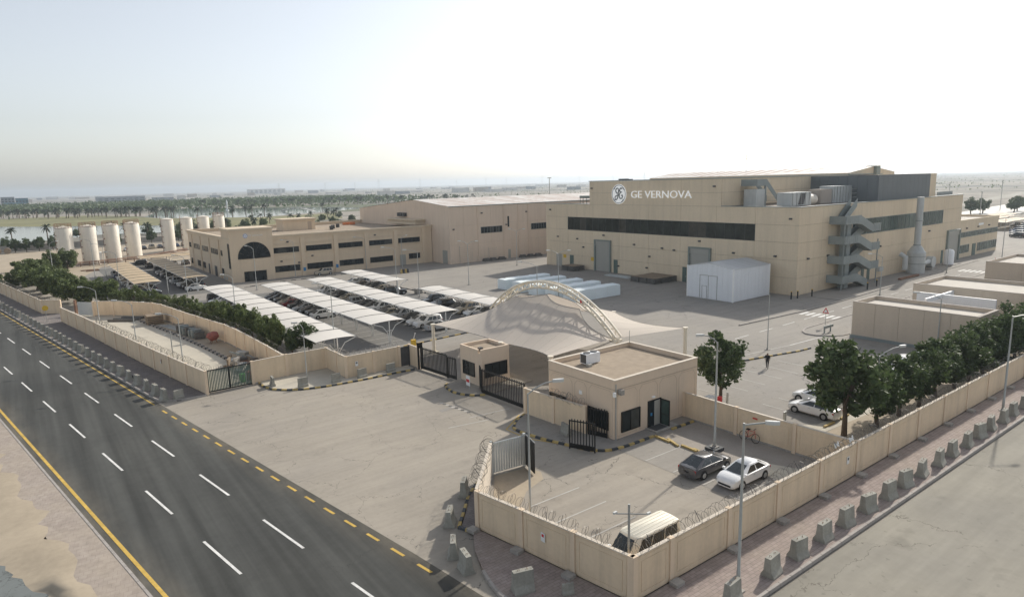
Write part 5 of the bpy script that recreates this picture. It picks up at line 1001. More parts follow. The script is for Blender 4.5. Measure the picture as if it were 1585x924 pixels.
for i, (x, y, z, ax, lb) in enumerate(((20.3, 24.9, 1.45, 'x', 'near street corner wall'), (25.9, 64.0, 1.5, 'y', 'pocket wall beside the upright blocks'), (40.6, 19.41, 1.5, 'y', 'right boundary wall by the plastic bags'), (11.0, 79.9, 1.5, 'x', 'storage yard roadside wall'))):
    t_ = thing('wall_notice', 'small white notice on the '+lb, 'notice', (x, y, z)); xo = {0: 20.33, 3: 10.94}.get(i, x)
    if ax == 'x': B().box(xo-.13, y-.16, z-.25, xo-.10, y+.16, z+.25).build('plate', 'sign_white', t_); B().box(xo-.135, y-.09, z+.02, xo-.131, y+.09, z+.18).build('symbol', 'sign_red', t_)
    else: B().box(x+.9, y-.03, z-.25, x+1.2, y-.005, z+.25).build('plate', 'sign_white', t_); B().box(x+.96, y-.036, z+.02, x+1.14, y-.031, z+.18).build('symbol', 'dark_grey', t_)
tag(B().box(43.1, 27.0, 1.75, 43.14, 27.4, 1.85).build('wall_notice', 'sign_red'), 'small red plate on dividing wall above the bicycle', 'notice')
tag(B().lathe(8.2, 80.2, [(.2, .13), (.36, .13), (.4, .22), (.36, .32), (.2, .32)], 14).build('old_tyre', 'tyre'), 'black tyre lying on the verge beside a barrier', 'tyre')
# ================================================================ VEHICLES (front towards +x, built at the origin)
def quadm(b, P, off):
    """pane slightly proud of a cabin face"""
    n = (Vector(P[1])-Vector(P[0])).cross(Vector(P[3])-Vector(P[0])).normalized()*off
    b.add([Vector(p)+n for p in P], [(0, 1, 2, 3)]); return b
def vehicle(kind):
    if kind == 'sedan': ST = [(-2.2, .62, .5, .74), (-2.13, .80, .80, .90), (-1.75, .86, .91, 1.0), (-.9, .88, .92, .98), (.2, .88, .91, .96), (.95, .87, .88, .94), (1.55, .86, .82, .89), (1.98, .80, .70, .77), (2.15, .70, .58, .64), (2.22, .55, .45, .5)]; base = (-1.95, 1.28, .92, .80); top = (-.92, .18, 1.42, .57); hi = 1.42
    elif kind == 'suv': ST = [(-2.25, .70, .6, .9), (-2.2, .86, 1.0, 1.05), (-1.7, .91, 1.05, 1.08), (-.9, .92, 1.05, 1.08), (.2, .92, 1.04, 1.08), (.95, .91, 1.02, 1.08), (1.6, .90, .98, 1.04), (2.1, .85, .88, .96), (2.25, .75, .7, .78), (2.3, .6, .5, .55)]; base = (-2.18, 1.05, 1.05, .86); top = (-1.95, .32, 1.74, .70); hi = 1.74
    else: ST = [(-2.35, .72, .8, .95), (-2.3, .84, 1.08, 1.1), (-1.5, .86, 1.1, 1.12), (0, .86, 1.1, 1.12), (1.2, .86, 1.1, 1.12), (1.9, .85, 1.06, 1.1), (2.22, .80, .95, 1.02), (2.35, .72, .7, .78), (2.4, .6, .5, .55)]; base = (-2.3, 2.1, 1.1, .84); top = (-2.2, 1.32, 1.98, .72); hi = 1.98
    t_ = thing(kind if kind != 'suv' else 'sport_utility_car', 'x', {'sedan': 'car', 'suv': 'car', 'van': 'van'}[kind])
    rings = []
    for x, wd, zs, zc in ST:
        half = [(wd*.84, .2), (wd*.99, .32), (wd*1.0, zs*.68), (wd*.965, zs), (wd*.72, zc-.01), (wd*.3, zc+.015)]
        rings.append([(x, -y, z) for y, z in half]+[(x, y, z) for y, z in half[::-1]])
    B().loft(rings).build('body', 'paint_car_white', t_, 38)
    bx0, bx1, bz, bw = base; tx0, tx1, tz, tw = top
    def ringat(f): # f 0 base .. 1 roof rail
        x0, x1, w_, z = lerp(bx0, tx0, f), lerp(bx1, tx1, f), lerp(bw, tw, f), lerp(bz, tz-.05, f)
        return [(x0, -w_*.9, z), (lerp(x0, x1, .08), -w_, z), (lerp(x0, x1, .9), -w_, z), (x1, -w_*.82, z), (x1+.06, 0, z), (x1, w_*.82, z), (lerp(x0, x1, .9), w_, z), (lerp(x0, x1, .08), w_, z), (x0, w_*.9, z), (x0-.05, 0, z)]
    r0, r1 = ringat(-.05), ringat(1)
    rf = [(x*.97+(tx0+tx1)*.015, y*.86, tz) for x, y, z in r1]; cab = B().loft([r0, r1, rf]).build('cabin', 'paint_car_white' if kind != 'van' else 'cream_roof', t_, 50)
    def on(f, x, s): # side face point at height fraction f and x
        w_ = lerp(bw, tw, f); z = lerp(bz, tz-.05, f); return (x, s*w_, z)
    a, c = .08, .90
    def xr(f, u): return lerp(lerp(bx0, tx0, f), lerp(bx1, tx1, f), u)
    cuts = {'sedan': [(.12, .47), (.5, .86)], 'suv': [(.1, .3), (.33, .58), (.61, .87)], 'van': [(.09, .35), (.37, .62), (.64, .88)]}[kind]
    for s in (-1, 1):
        for u0, u1 in cuts:
            P = [on(a, xr(a, u0), s), on(a, xr(a, u1), s), on(c, xr(c, u1), s), on(c, xr(c, u0), s)]
            if s > 0: P = P[::-1]
            quadm(B(), P, .012).build('side_window', 'car_glass', t_)
    for nm, i0, i1 in (('windscreen', 3, 5), ('rear_window', 8, 0)):
        q = B(); mid = 4 if nm == 'windscreen' else 9
        for j0, j1 in ((i0, mid), (mid, i1)):
            A_, B_ = [Vector(ringat(f)[j0]).lerp(Vector(ringat(f)[mid]), .08 if j0 != mid else 0) for f in (.07, .93)], [Vector(ringat(f)[j1]).lerp(Vector(ringat(f)[mid]), .08 if j1 != mid else 0) for f in (.07, .93)]
            quadm(q, [A_[0], B_[0], B_[1], A_[1]], .012)
        q.build(nm, 'car_glass', t_)
    L0, L1 = ST[0][0], ST[-1][0]; wr = .31 if kind == 'sedan' else .36
    wx = {'sedan': (-1.32, 1.36), 'suv': (-1.38, 1.42), 'van': (-1.35, 1.45)}[kind]; wy = ST[3][1]
    for x in wx:
        for s in (-1, 1):
            B().loft([[(x+(wr+.06)*math.cos(k*.3927), s*yy, wr+(wr+.06)*math.sin(k*.3927)) for k in range(16)] for yy in (wy-.1, wy+.006)]).build('wheel_arch', 'plastic_black', t_)
            wh = B().loft([[(x+q*math.cos(k*.3927), s*yy, wr+q*math.sin(k*.3927)) for k in range(16)] for yy, q in ((wy-.18, wr), (wy+.0, wr), (wy+.03, wr-.04))]).build('wheel', 'tyre', t_, 40)
            B().loft([[(x+q*math.cos(k*.3927), s*yy, wr+q*math.sin(k*.3927)) for k in range(16)] for yy, q in ((wy+.025, wr*.66), (wy+.04, wr*.6))]).build('rim', 'rim', wh)
    zl = ST[-3][2]
    for s in (-1, 1):
        x = ST[-3][0]; w_ = ST[-3][1]; B().add([(x-.22, s*(w_+.03), zl-.02), (x+.12, s*(w_-.06), zl-.12), (x+.2, s*(w_-.34), zl-.14), (x+.18, s*(w_-.36), zl-.02), (x+.0, s*(w_-.05), zl+.04)], [(0, 1, 2, 3, 4) if s < 0 else (4, 3, 2, 1, 0)]).build('headlight', 'head_glass', t_)
        zr = ST[1][2]; B().box(L0-.005+.06, s*(ST[1][1]-.16)-.13, zr-.16, L0+.2, s*(ST[1][1]-.16)+.155, zr+.02).build('tail_light', 'tail_red', t_)
        B().box(base[1]-.32, s*(ST[4][1]+.02)-.09, bz-.02, base[1]-.18, s*(ST[4][1]+.02)+.09, bz+.13).build('mirror', 'paint_car_white', t_)
        B().box(-.1, s*wy-.012, bz-.17, .1, s*wy+.012, bz-.14).build('door_handle', 'rim', t_)
    B().box(L1-.12, -.5, .28, L1+.012, .5, .42).build('grille', 'plastic_black', t_); B().box(L0+.0, -.24, .52, L0+.035, .24, .63).build('number_plate', 'sign_white', t_); B().box(L0-.0+.01, -.62, .24, L0+.2, .62, .34).build('rear_bumper', 'plastic_black', t_)
    if kind == 'van':
        for k in range(5): B().box(-2.1, -.5+k*.25, 1.975, 1.2, -.47+k*.25, 1.995).build('roof_rib', 'cream_roof', t_)
        B().box(-2.35, -.865, .55, 2.2, -.86, .62).box(-2.35, .86, .55, 2.2, .865, .62).build('side_trim', 'plastic_black', t_)
    return t_
PROTO = {k: vehicle(k) for k in ('sedan', 'suv', 'van')}
used = set()
def put(kind, colr, x, y, rz, label, group=None, s=.94):
    if kind in used: o = copy_tree(PROTO[kind])
    else: o = PROTO[kind]; KID[o.name] = kids(o); used.add(kind); 
    for c in kids(o):
        if c.name.split('.')[0] in ('body', 'cabin', 'mirror') and not (kind == 'van' and c.name.startswith('cabin')):
            c.material_slots[0].link = 'OBJECT'; c.material_slots[0].material = MT['paint_car_'+colr]
    o.location = (x, y, .0); o.rotation_euler = (0, 0, R(rz)); o.scale = (s, s, s); o['label'] = label
    if group: o['group'] = group
    return o
# keep pristine copies of the children lists (first use changes the prototype in place)
vn = put('van', 'white', 24.3, 21.5, 180, 'white passenger van with cream roof parked at the near wall corner', None, .93); vn.scale = (.93, .95, 1.06)
put('sedan', 'grey', 36.0, 26.35, 0, 'dark grey sedan in the small car park beside the white sedan'); put('sedan', 'white', 36.7, 23.85, 180, 'white sedan facing the road in the small car park')
put('sedan', 'white', 52.0, 27.3, 90, 'white sedan parked at the near end behind the right trees'); put('sedan', 'white', 54.9, 28.6, 90, 'white sedan second from the near end behind right trees'); put('sedan', 'white', 66.3, 27.6, 90, 'white sedan glimpsed between the first two right trees'); put('suv', 'white', 63.2, 26.4, 90, 'white sport utility car half hidden by the right trees'); put('sedan', 'white', 71, 28, 90, 'white sedan third from the far end behind trees'); put('suv', 'white', 73.5, 27.6, 90, 'white sport utility car near the nearest flat-roofed block'); put('sedan', 'silver', 79, 22.6, 90, 'silver sedan at far end of the right tree row')
put('suv', 'beige', 55.5, 147.2, 180, 'pale sport utility car parked at the office front')
cols = ['black', 'grey', 'white', 'silver', 'black', 'beige', 'grey', 'brown', 'blue', 'black', 'silver', 'white']
def row(x, ys, seq, place, grp, flip=180, kinds=('sedan', 'suv', 'sedan')):
    for i, y in enumerate(ys):
        c = seq[i % len(seq)]; put(kinds[i % len(kinds)], c, x+random.uniform(-.25, .25), y+random.uniform(-.1, .1), flip+random.uniform(-1.5, 1.5)+(180 if (i*7) % 5 == 0 else 0), '%s car under %s, %s from the near end' % (c, place, nth(i)), grp)
row(36.5, [98.2+2.6*k for k in range(10)], ['white', 'grey', 'black', 'silver', 'black', 'red', 'beige', 'grey', 'black', 'black'], 'second white carport', 'cars under the second white carport')
row(45.3, [78.2+2.6*k for k in range(17)], ['silver', 'white', 'white', 'black', 'silver', 'beige', 'grey', 'white', 'black', 'grey', 'silver', 'black', 'beige', 'black', 'grey', 'silver', 'white'], 'third white carport', 'cars under the third white carport')
row(54.4, [109.4+2.6*k for k in range(8)], ['black', 'grey', 'beige', 'black', 'grey', 'brown', 'silver', 'white'], 'the short white carport nearest the office', 'cars under the short office carport', kinds=('suv', 'sedan', 'sedan'))
row(55.2, [77.8+2.6*k for k in range(8)], ['silver', 'grey', 'white', 'beige', 'grey', 'black', 'silver', 'black'], 'the short white carport beside the arch', 'cars under the short arch carport', kinds=('sedan', 'suv'))
row(27.6, [113.4+2.6*k for k in range(6)], ['silver', 'grey', 'black', 'silver', 'white', 'black'], 'first white carport', 'cars under the first white carport', kinds=('sedan', 'suv'))
row(18.8, [143.6+2.6*k for k in range(16)], ['black', 'white', 'black', 'blue', 'silver', 'white', 'grey', 'white', 'silver', 'black', 'white'], 'brown carport nearest the tanks', 'cars under the first brown carport', kinds=('suv', 'sedan', 'suv'))
row(27.6, [144.8+2.6*k for k in range(16)], ['white', 'black', 'grey', 'white', 'black', 'silver', 'white', 'grey'], 'brown carport beside the office', 'cars under the second brown carport', kinds=('sedan', 'suv'))
row(16.2, [133.5, 136.2], ['white', 'silver'], 'the trees before the brown carport', 'cars by the trees', 90); put('suv', 'black', 25.5, 206, 180, 'black sport utility car beyond the crosswise brown carport')
for i, x in enumerate((27, 30, 33, 36)): put('sedan', ['black', 'silver', 'white', 'grey'][i], x, 199, 90, '%s car under crosswise brown carport' % ['black', 'silver', 'white', 'grey'][i], 'cars under the crosswise carport')
for i in range(14): put(('sedan', 'suv')[i % 2], cols[i % 12], 24+i*2.7, 262+i*.5+random.uniform(-1, 1), 90, '%s car parked beyond the tanks, %s from the left' % (cols[i % 12], nth(i)), 'cars parked beyond the tanks')
for i in range(12): put(('suv', 'sedan')[i % 2], cols[(i*5) % 12], 238+i*4.5, 66+i*1.3, 70, '%s car in the lot beyond the annex, %s from the near end' % (cols[(i*5) % 12], nth(i)), 'cars beyond the annex')
# ================================================================ BICYCLE, PERSON
bk = thing('bicycle', 'red bicycle with black wheels leaning on the dividing wall', 'bicycle', (42.85, 27.3, 0)); by = lambda u: 27.95-u
def bp_(u, z, d=0): return (42.75+.25*z+d, by(u), z+.01)
for u in (0.0, 1.05):
    wh = B().tube([bp_(u+.33*math.cos(a*.2618), .34+.33*math.sin(a*.2618)) for a in range(25)], .022, 5).build('wheel', 'tyre', bk); q = B()
    for a in range(0, 24, 3): q.rod(bp_(u, .34), bp_(u+.32*math.cos(a*.2618), .34+.32*math.sin(a*.2618)), .004, 3)
    q.build('spokes', 'galvanised', wh)
B().rod(bp_(0, .34), bp_(.4, .3), .018).rod(bp_(.4, .3), bp_(.33, .8), .018).rod(bp_(.33, .78), bp_(.86, .8), .018).rod(bp_(.4, .3), bp_(.88, .72), .02).rod(bp_(0, .34), bp_(.33, .74), .014).rod(bp_(1.05, .34), bp_(.86, .92), .018).build('frame', 'sign_red', bk)
B().box(42.82, by(.45), .86, 43.05, by(.2), .92).build('saddle', 'plastic_black', bk); B().rod(bp_(.86, .98, -.25), bp_(.84, 1.0, .25), .015).rod(bp_(.86, .9), bp_(.85, .99), .015).build('handlebar', 'plastic_black', bk)
B().tube([bp_(.4+.09*math.cos(a*.524), .3+.09*math.sin(a*.524)) for a in range(13)], .012, 4).build('crank', 'galvanised', bk)
def person():
    J = {'pel': (0, 0, .92, .13), 'bel': (0, 0, 1.08, .135), 'che': (.01, 0, 1.3, .155), 'nec': (.02, 0, 1.47, .06), 'hea': (.03, 0, 1.60, .09), 'top': (.03, 0, 1.70, .075),
         'lsh': (0, .19, 1.40, .065), 'lel': (-.03, .24, 1.14, .045), 'lha': (.1, .23, .92, .032), 'rsh': (0, -.19, 1.40, .065), 'rel': (.0, -.24, 1.14, .045), 'rha': (.13, -.2, .95, .032),
         'lhi': (0, .1, .86, .1), 'lkn': (.10, .1, .48, .065), 'lan': (.10, .1, .09, .045), 'lto': (.25, .11, .04, .04), 'rhi': (0, -.1, .86, .1), 'rkn': (-.06, -.1, .48, .065), 'ran': (-.2, -.1, .1, .045), 'rto': (-.06, -.11, .04, .04)}
    E_ = 'pel-bel bel-che che-nec nec-hea hea-top che-lsh lsh-lel lel-lha che-rsh rsh-rel rel-rha pel-lhi lhi-lkn lkn-lan lan-lto pel-rhi rhi-rkn rkn-ran ran-rto'.split()
    k = list(J); me = bpy.data.meshes.new('person'); me.from_pydata([J[n][:3] for n in k], [tuple(k.index(a) for a in e.split('-')) for e in E_], [])
    o = bpy.data.objects.new('person', me); col.objects.link(o); md = o.modifiers.new('s', 'SKIN'); sd_ = o.modifiers.new('d', 'SUBSURF'); sd_.levels = 2; sd_.render_levels = 2
    for i, n in enumerate(k): me.skin_vertices[0].data[i].radius = (J[n][3],)*2
    me.skin_vertices[0].data[0].use_root = True; bpy.context.view_layer.update()
    m2 = bpy.data.meshes.new_from_object(o.evaluated_get(bpy.context.evaluated_depsgraph_get())); bpy.data.objects.remove(o)
    m2.materials.clear()
    for n in ('dark_cloth', 'skin', 'hair'): m2.materials.append(MT[n])
    for p_ in m2.polygons:
        c = p_.center; p_.use_smooth = True
        p_.material_index = (2 if (c.z > 1.64 or c.x < -.02) else 1) if c.z > 1.49 else (1 if abs(c.y) > .17 and c.z < 1.0 and c.z > .8 else 0)
    r_ = thing('person', 'person in dark clothes walking across the inner yard', 'person', (61.3, 37.5, 0)); b = bpy.data.objects.new('body', m2); col.objects.link(b); b.parent = r_
    for nm, loc, s in (('nose', (.125, 0, 1.59), .014), ('ear', (.03, .085, 1.6), .02), ('ear', (.03, -.085, 1.6), .02)):
        q = B().lathe(*loc[:2], [(s*.3, loc[2]-s), (s, loc[2]), (s*.3, loc[2]+s)], 6).build(nm, 'skin'); q.parent = r_
    for s in (1, -1):
        for f in range(4):
            q = B().tube([(.115+.012*f, s*.215+.0*f, .90-.006*f), (.125+.012*f, s*.215, .86), (.12+.01*f, s*.20, .83)], .009, 5).build('finger', 'skin'); q.parent = r_
        q = B().tube([(.10, s*.2, .92), (.135, s*.185, .89), (.15, s*.185, .87)], .01, 5).build('thumb', 'skin'); q.parent = r_
    B().box(-.22, -.15, 1.05, -.1, .15, 1.42).build('backpack', 'dark_cloth').parent = r_
    r_.rotation_euler = (0, 0, R(200)); r_.scale = (1.0, 1.0, 1.0); return r_
person()
# ================================================================ TREES
def crown_mesh(seed, rx, rz, n_cl, per, leaf, flat=.75, mt='leaf_dark', zb=0):
    rd = random.Random(seed); V = []; Fc = []
    cl = []
    lobes = [(Vector((rd.gauss(0, 1), rd.gauss(0, 1), rd.gauss(.2, .8))).normalized(), rd.uniform(.16, .34)) for _ in range(6)]
    for _ in range(n_cl):
        while True:
            p_ = Vector((rd.uniform(-1, 1), rd.uniform(-1, 1), rd.uniform(-1, 1)))
            if .3 < p_.length < 1: break
        d = p_.normalized(); k = .80+sum(a_*max(0, d.dot(l))**5 for l, a_ in lobes)
        cl.append((Vector((p_.x*rx, p_.y*rx, p_.z*rz))*k, rd.uniform(.16, .34)*rx))
    for c, r_ in cl:
        for _ in range(per):
            d = Vector((rd.gauss(0, 1), rd.gauss(0, 1), rd.gauss(0, 1))); d.normalize(); p_ = c+d*(r_*rd.random()**.4)*Vector((1, 1, flat)).length/1.6
            s = leaf*rd.uniform(.6, 1.3); u = Vector((rd.gauss(0, 1), rd.gauss(0, 1), rd.gauss(0, .6))).normalized(); v = u.cross(Vector((rd.gauss(0, 1), rd.gauss(0, 1), rd.gauss(0, 1)))).normalized(); o = len(V)
            V += [p_-u*s, p_+v*s*.55, p_+u*s, p_-v*s*.55]; Fc.append((o, o+1, o+2, o+3))
    me = bpy.data.meshes.new('crown'); me.from_pydata(V, [], Fc); me.materials.append(MT[mt]); return me
def trunk_mesh(seed, h, r, rx, n=7):
    rd = random.Random(seed); b = B(); t_ = Vector((rd.uniform(-.1, .1), rd.uniform(-.1, .1), h)); b.tube([(0, 0, -.05), (.04, .02, h*.5), t_], [r*1.25, r, r*.8], 8)
    for k in range(n):
        a = k*2.4+rd.random(); l = rx*rd.uniform(.6, 1.0); e = t_+Vector((math.cos(a)*l, math.sin(a)*l, rd.uniform(.5, 1.6)*rx*.9)); m_ = t_.lerp(e, .5)+Vector((0, 0, .15)); b.tube([t_-Vector((0, 0, .15)), m_, e], [r*.55, r*.35, r*.12], 5)
    me = bpy.data.meshes.new('trunk'); me.from_pydata(b.v, [], b.f); me.materials.append(MT['bark']); return me
CR = [crown_mesh(11+k, 1.0, .95, 44, 92, .08, mt='leaf_dark') for k in range(4)]; CL = [crown_mesh(31+k, 1.0, .9, 40, 95, .09, mt='leaf_light') for k in range(4)]
TK = [trunk_mesh(5+k, 1, .07, .75) for k in range(3)]
def tree(x, y, h, rx, i, label, group, light=False, cr=None, th=None, name='broadleaf_tree', z=0):
    t_ = thing(name, label, 'tree', (x, y, z), group); th = th or h*.36; rz_ = (h-th*.72)/2
    t_.rotation_euler = (0, 0, i*1.7); k = inst(TK[i % 3], 'trunk', (0, 0, 0), t_); k.scale = (rx*1.0, rx*1.0, th)
    c = inst((CL if light else CR)[i % 4], 'crown', (0, 0, h-rz_*1.12), t_, i*.9); c.scale = (rx*random.uniform(1.0, 1.14), rx*random.uniform(1.0, 1.14), rz_*random.uniform(1.15, 1.3)); return t_
GT = 'trees along the right boundary wall'
for i, (x, y, h, rx) in enumerate(((49.3, 23.4, 7.4, 2.75), (53.0, 22.6, 5.2, 1.8), (56.8, 22.6, 5.2, 2.1), (60.4, 22.5, 5.0, 1.9), (64.3, 22.7, 5.0, 2.0), (68.1, 22.5, 5.0, 1.9), (71.4, 22.5, 5.4, 2.1), (75.3, 22.6, 5.2, 2.0), (78.4, 22.4, 5.6, 2.2), (82.5, 22.0, 5.6, 2.2), (87, 22, 5.8, 2.3), (91.5, 21.8, 5.6, 2.2), (96, 22, 5.6, 2.3), (101, 21.8, 5.8, 2.4))):
    tree(x, y, h, rx, i, 'tallest dark green tree at near end of the right wall row' if i == 0 else 'dark green tree in the right wall row, %s from the near end' % ORD[i], GT)
tree(49.2, 34.6, 6.3, 2.15, 2, 'round dark green tree behind the gatehouse', None)
lt_ = [(26.2, 76.6, 4.5, 1.6), (24.8, 78.0, 4.3, 1.2), (24.0, 80.2, 4.6, 1.3), (23.7, 83, 4.2, 1.4), (23.6, 86, 4.3, 1.6), (23.4, 89.4, 4.4, 1.7), (23.2, 92.6, 4.2, 1.6), (22.8, 95.8, 4.3, 1.8), (22.2, 99, 4.0, 1.6), (21.7, 102.3, 4.0, 1.6), (21.1, 105.8, 3.8, 1.5), (20.5, 109.4, 3.8, 1.5), (20, 113, 3.6, 1.5), (19.3, 117, 3.6, 1.5), (18.3, 121.5, 3.8, 1.6), (16.8, 125.5, 3.9, 1.6), (14.6, 128.5, 3.8, 1.7), (12.6, 131.5, 4.3, 2.0)]
for i, (x, y, h, rx) in enumerate(lt_): tree(x+random.uniform(-.3, .3), y+random.uniform(-.7, .7), h*random.uniform(.78, 1.12), rx*random.uniform(.72, 1.0), i, 'green tree in the row beside the curving wall, %s from the gates' % ORD[i], 'trees beside the curving wall', i > 1)
lt2 = [(11.4, 138.5, 4.8, 2.4), (9.2, 141.5, 4.8, 2.5), (7.2, 146, 5.0, 2.6), (5.6, 152, 5.2, 2.8), (4.2, 158, 5.2, 2.9), (3.2, 165, 5.4, 3.0), (1.8, 172, 5.6, 3.2), (1.0, 181, 5.8, 3.4), (2.6, 188, 5.2, 3.0), (.6, 196, 5.0, 2.6), (6.2, 207, 5.6, 2.4), (9.4, 210, 5.8, 2.6), (3.6, 203, 4.6, 2.0)]
for i, (x, y, h, rx) in enumerate(sorted(lt2, key=lambda q: q[1])): tree(x, y, h, rx, i+1, 'bushy green tree in the clump before the tanks, %s from the storage yard' % ORD[i], 'trees before the tanks', True, th=1.4)
for i in range(3): tree((-2.5, -5.5, -8)[i], (182, 190, 198)[i], 2.6, 1.6, i, 'small dry shrub beyond the roadside wall, %s from the near end' % ORD[i], 'dry shrubs', True, th=.4, name='shrub')
for i, (x, y) in enumerate(((45.5, 21.2), (47, 21.6), (50.6, 20.6), (55, 20.6))): tree(x, y, .9, .55, i, 'low scrubby plant by right wall, %s from the dividing wall' % ORD[i], 'scrubby plants', True, th=.2, name='shrub')
sh_ = [(15, 366, 3), (22, 371, 3.6), (44, 372, 4), (58, 362, 4.5), (66, 368, 4.2), (72, 362, 3.6), (82, 366, 4), (90, 372, 4.4), (100, 378, 4), (112, 384, 3.6), (50, 358, 4.2), (78, 352, 4.6), (64, 356, 4), (140, 392, 3.4), (152, 398, 3.8), (172, 420, 4)]
for i, (x, y, h) in enumerate(sorted(sh_, key=lambda q: q[0]/q[1])): tree(x, y, h, 2.4, i, 'leafy bush on the near lake bank, %s from the left' % ORD[i], 'bushes on the lake bank', i % 2 == 0, th=.6, name='bush')
rt_ = [(-8.5, 300), (-4.5, 299), (-1.6, 292.5), (1.6, 292), (5.3, 292), (9.6, 294), (20, 294), (30, 294.5), (42, 295), (52, 296), (57.5, 297), (76, 299), (95, 300), (104, 301), (113, 302), (124, 303), (88, 330), (96, 332), (108, 334), (134, 338), (146, 340)]
for i, (x, y) in enumerate(sorted(rt_, key=lambda q: q[0]/q[1])): tree(x, y, 4.8, 1.9, i, 'small round dark tree before the distant wall, %s from the left' % nth(i), 'round trees by the distant wall', th=1.6)
# palms
def palm_mesh(seed, nf=22, L_=2.6):
    rd = random.Random(seed); b = B()
    for k in range(nf):
        a = k*2.399; el = rd.uniform(-.5, 1.15); ca, sa = math.cos(a), math.sin(a); pts = []
        for j in range(6):
            t_ = j/5; rr = L_*t_*math.cos(el)*(1-.12*t_); z = L_*t_*math.sin(el)-1.5*t_*t_*(.5+.5*math.cos(el)); pts.append(Vector((ca*rr, sa*rr, z)))
        s = Vector((-sa, ca, 0))
        for j in range(5):
            w0, w1 = [.34*math.sin(math.pi*(.12+.86*q/5)) for q in (j, j+1)]
            for sg in (1, -1): b.add([pts[j], pts[j+1], pts[j+1]+s*sg*w1*.75+Vector((0, 0, -.22*w1/.34)), pts[j]+s*sg*w0*.75+Vector((0, 0, -.22*w0/.34))], [(0, 1, 2, 3)])
    me = bpy.data.meshes.new('crown'); me.from_pydata(b.v, [], b.f); me.materials.append(MT['palm_leaf']); return me
PM = [palm_mesh(k) for k in range(3)]
b = B().tube([(0, 0, -.1), (.05, 0, 2.5), (0, .05, 5)], [.3, .23, .2], 7); ptm = bpy.data.meshes.new('trunk'); ptm.from_pydata(b.v, [], b.f); ptm.materials.append(MT['palm_bark'])
def palm(x, y, h, i, label, group):
    t_ = thing('palm_tree', label, 'palm', (x, y, -.06), group); s = h/7.2; k = inst(ptm, 'trunk', (0, 0, 0), t_); k.scale = (s, s, (h-2.0*s)/5); c = inst(PM[i % 3], 'crown', (0, 0, h-2.1*s), t_, i*1.3); c.scale = (s*1.3,)*3
pn = [(-2.6, 372, 6.6), (11, 386, 7.0), (29, 376, 6.2), (109.5, 540, 8.4), (127, 555, 8.6), (130, 522, 9.2), (153, 554, 9.3), (147, 549, 8.6), (159, 541, 10), (211, 551, 8), (167, 428, 7), (160.5, 402, 7), (148, 408, 6.2), (121.4, 422, 5.8), (119, 396, 6.6), (107, 389, 6.4), (48, 345, 7), (36, 372, 7), (56, 350, 7.2), (68, 352, 7.5), (75, 360, 7), (84, 352, 7), (96, 345, 6.5), (128, 385, 6.2), (136, 395, 6), (178, 440, 6.8), (40, 352, 7.4), (61, 365, 7.4)]
for i, (x, y, h) in enumerate(sorted(pn, key=lambda q: q[0]/q[1])): palm(x, y, h, i, 'date palm on the near lake shore, %s from the left' % nth(i), 'palms on the near shore')
rd = random.Random(5); k = 0
for i in range(62):
    t_ = i/61; x = lerp(-22, 104, t_)+rd.uniform(-2, 2); y = lerp(745, 585, t_)+rd.uniform(-14, 30); palm(x, y, rd.uniform(8, 10), i, 'palm in the long row behind the lawn and lake, numbered %s from the left' % (nth(i) if i < 59 else ['sixtieth', 'sixty-first', 'sixty-second'][i-59]), 'palms behind the lawn')
for i in range(56): x = lerp(175, 420, i/55)+rd.uniform(-4, 4); palm(x, lerp(860, 640, i/55)+rd.uniform(-25, 25), rd.uniform(8.5, 10.5), i, 'palm on the far shore of the lake, %s from the left' % nth(i), 'palms on the far shore')
# far wood that reads as one mass
V = []; Fc = []
for i in range(15000):
    t_ = rd.random(); x = lerp(-120, 420, t_)+rd.gauss(0, 12); y = lerp(1080, 900, t_)+rd.gauss(0, 130); c = Vector((x, y, 1.0+rd.random()*6.5)); s = rd.uniform(.8, 1.9)
    u = Vector((rd.gauss(0, 1), rd.gauss(0, 1), rd.gauss(0, 1))).normalized(); v = u.cross(Vector((rd.gauss(0, 1), rd.gauss(0, 1), rd.gauss(0, 1)))).normalized(); o = len(V); V += [c-u*s, c+v*s, c+u*s, c-v*s]; Fc.append((o, o+1, o+2, o+3))
me = bpy.data.meshes.new('distant_wood'); me.from_pydata(V, [], Fc); me.materials.append(MT['leaf_dark']); o = bpy.data.objects.new('distant_wood', me); col.objects.link(o); o['kind'] = 'stuff'; o['label'] = 'hazy belt of trees beyond the park'; o['category'] = 'trees'
V = []; Fc = []
for i in range(7000):
    a = rd.uniform(-.25, 1.45); d = 750+4200*rd.random(); x, y = d*math.cos(a), d*math.sin(a)
    if y > 300 and x < 270 and y < 900: continue
    n_ = rd.randint(1, 3)
    for _ in range(n_):
        c = Vector((x+rd.gauss(0, 4), y+rd.gauss(0, 4), rd.uniform(.3, 1.6))); s = rd.uniform(.5, 1.3); u = Vector((rd.gauss(0, 1), rd.gauss(0, 1), rd.gauss(0, .6))).normalized(); v = u.cross(Vector((rd.gauss(0, 1), rd.gauss(0, 1), rd.gauss(0, 1)))).normalized(); o = len(V); V += [c-u*s, c+v*s, c+u*s, c-v*s]; Fc.append((o, o+1, o+2, o+3))
me = bpy.data.meshes.new('desert_scrub'); me.from_pydata(V, [], Fc); me.materials.append(MT['leaf_light']); o = bpy.data.objects.new('desert_scrub', me); col.objects.link(o); o['kind'] = 'stuff'; o['label'] = 'sparse scrub dotted over the desert plain'; o['category'] = 'scrub'
for i, (x, y) in enumerate(sorted(((357, 118), (364, 115.5), (377, 107), (392, 110), (408, 101), (345, 122), (436, 112), (470, 120)), key=lambda q: q[0]/q[1])): tree(x, y, 7, 3.2, i, 'dark tree by the highway beyond the annex, %s from the left' % ORD[i], 'trees by the highway')
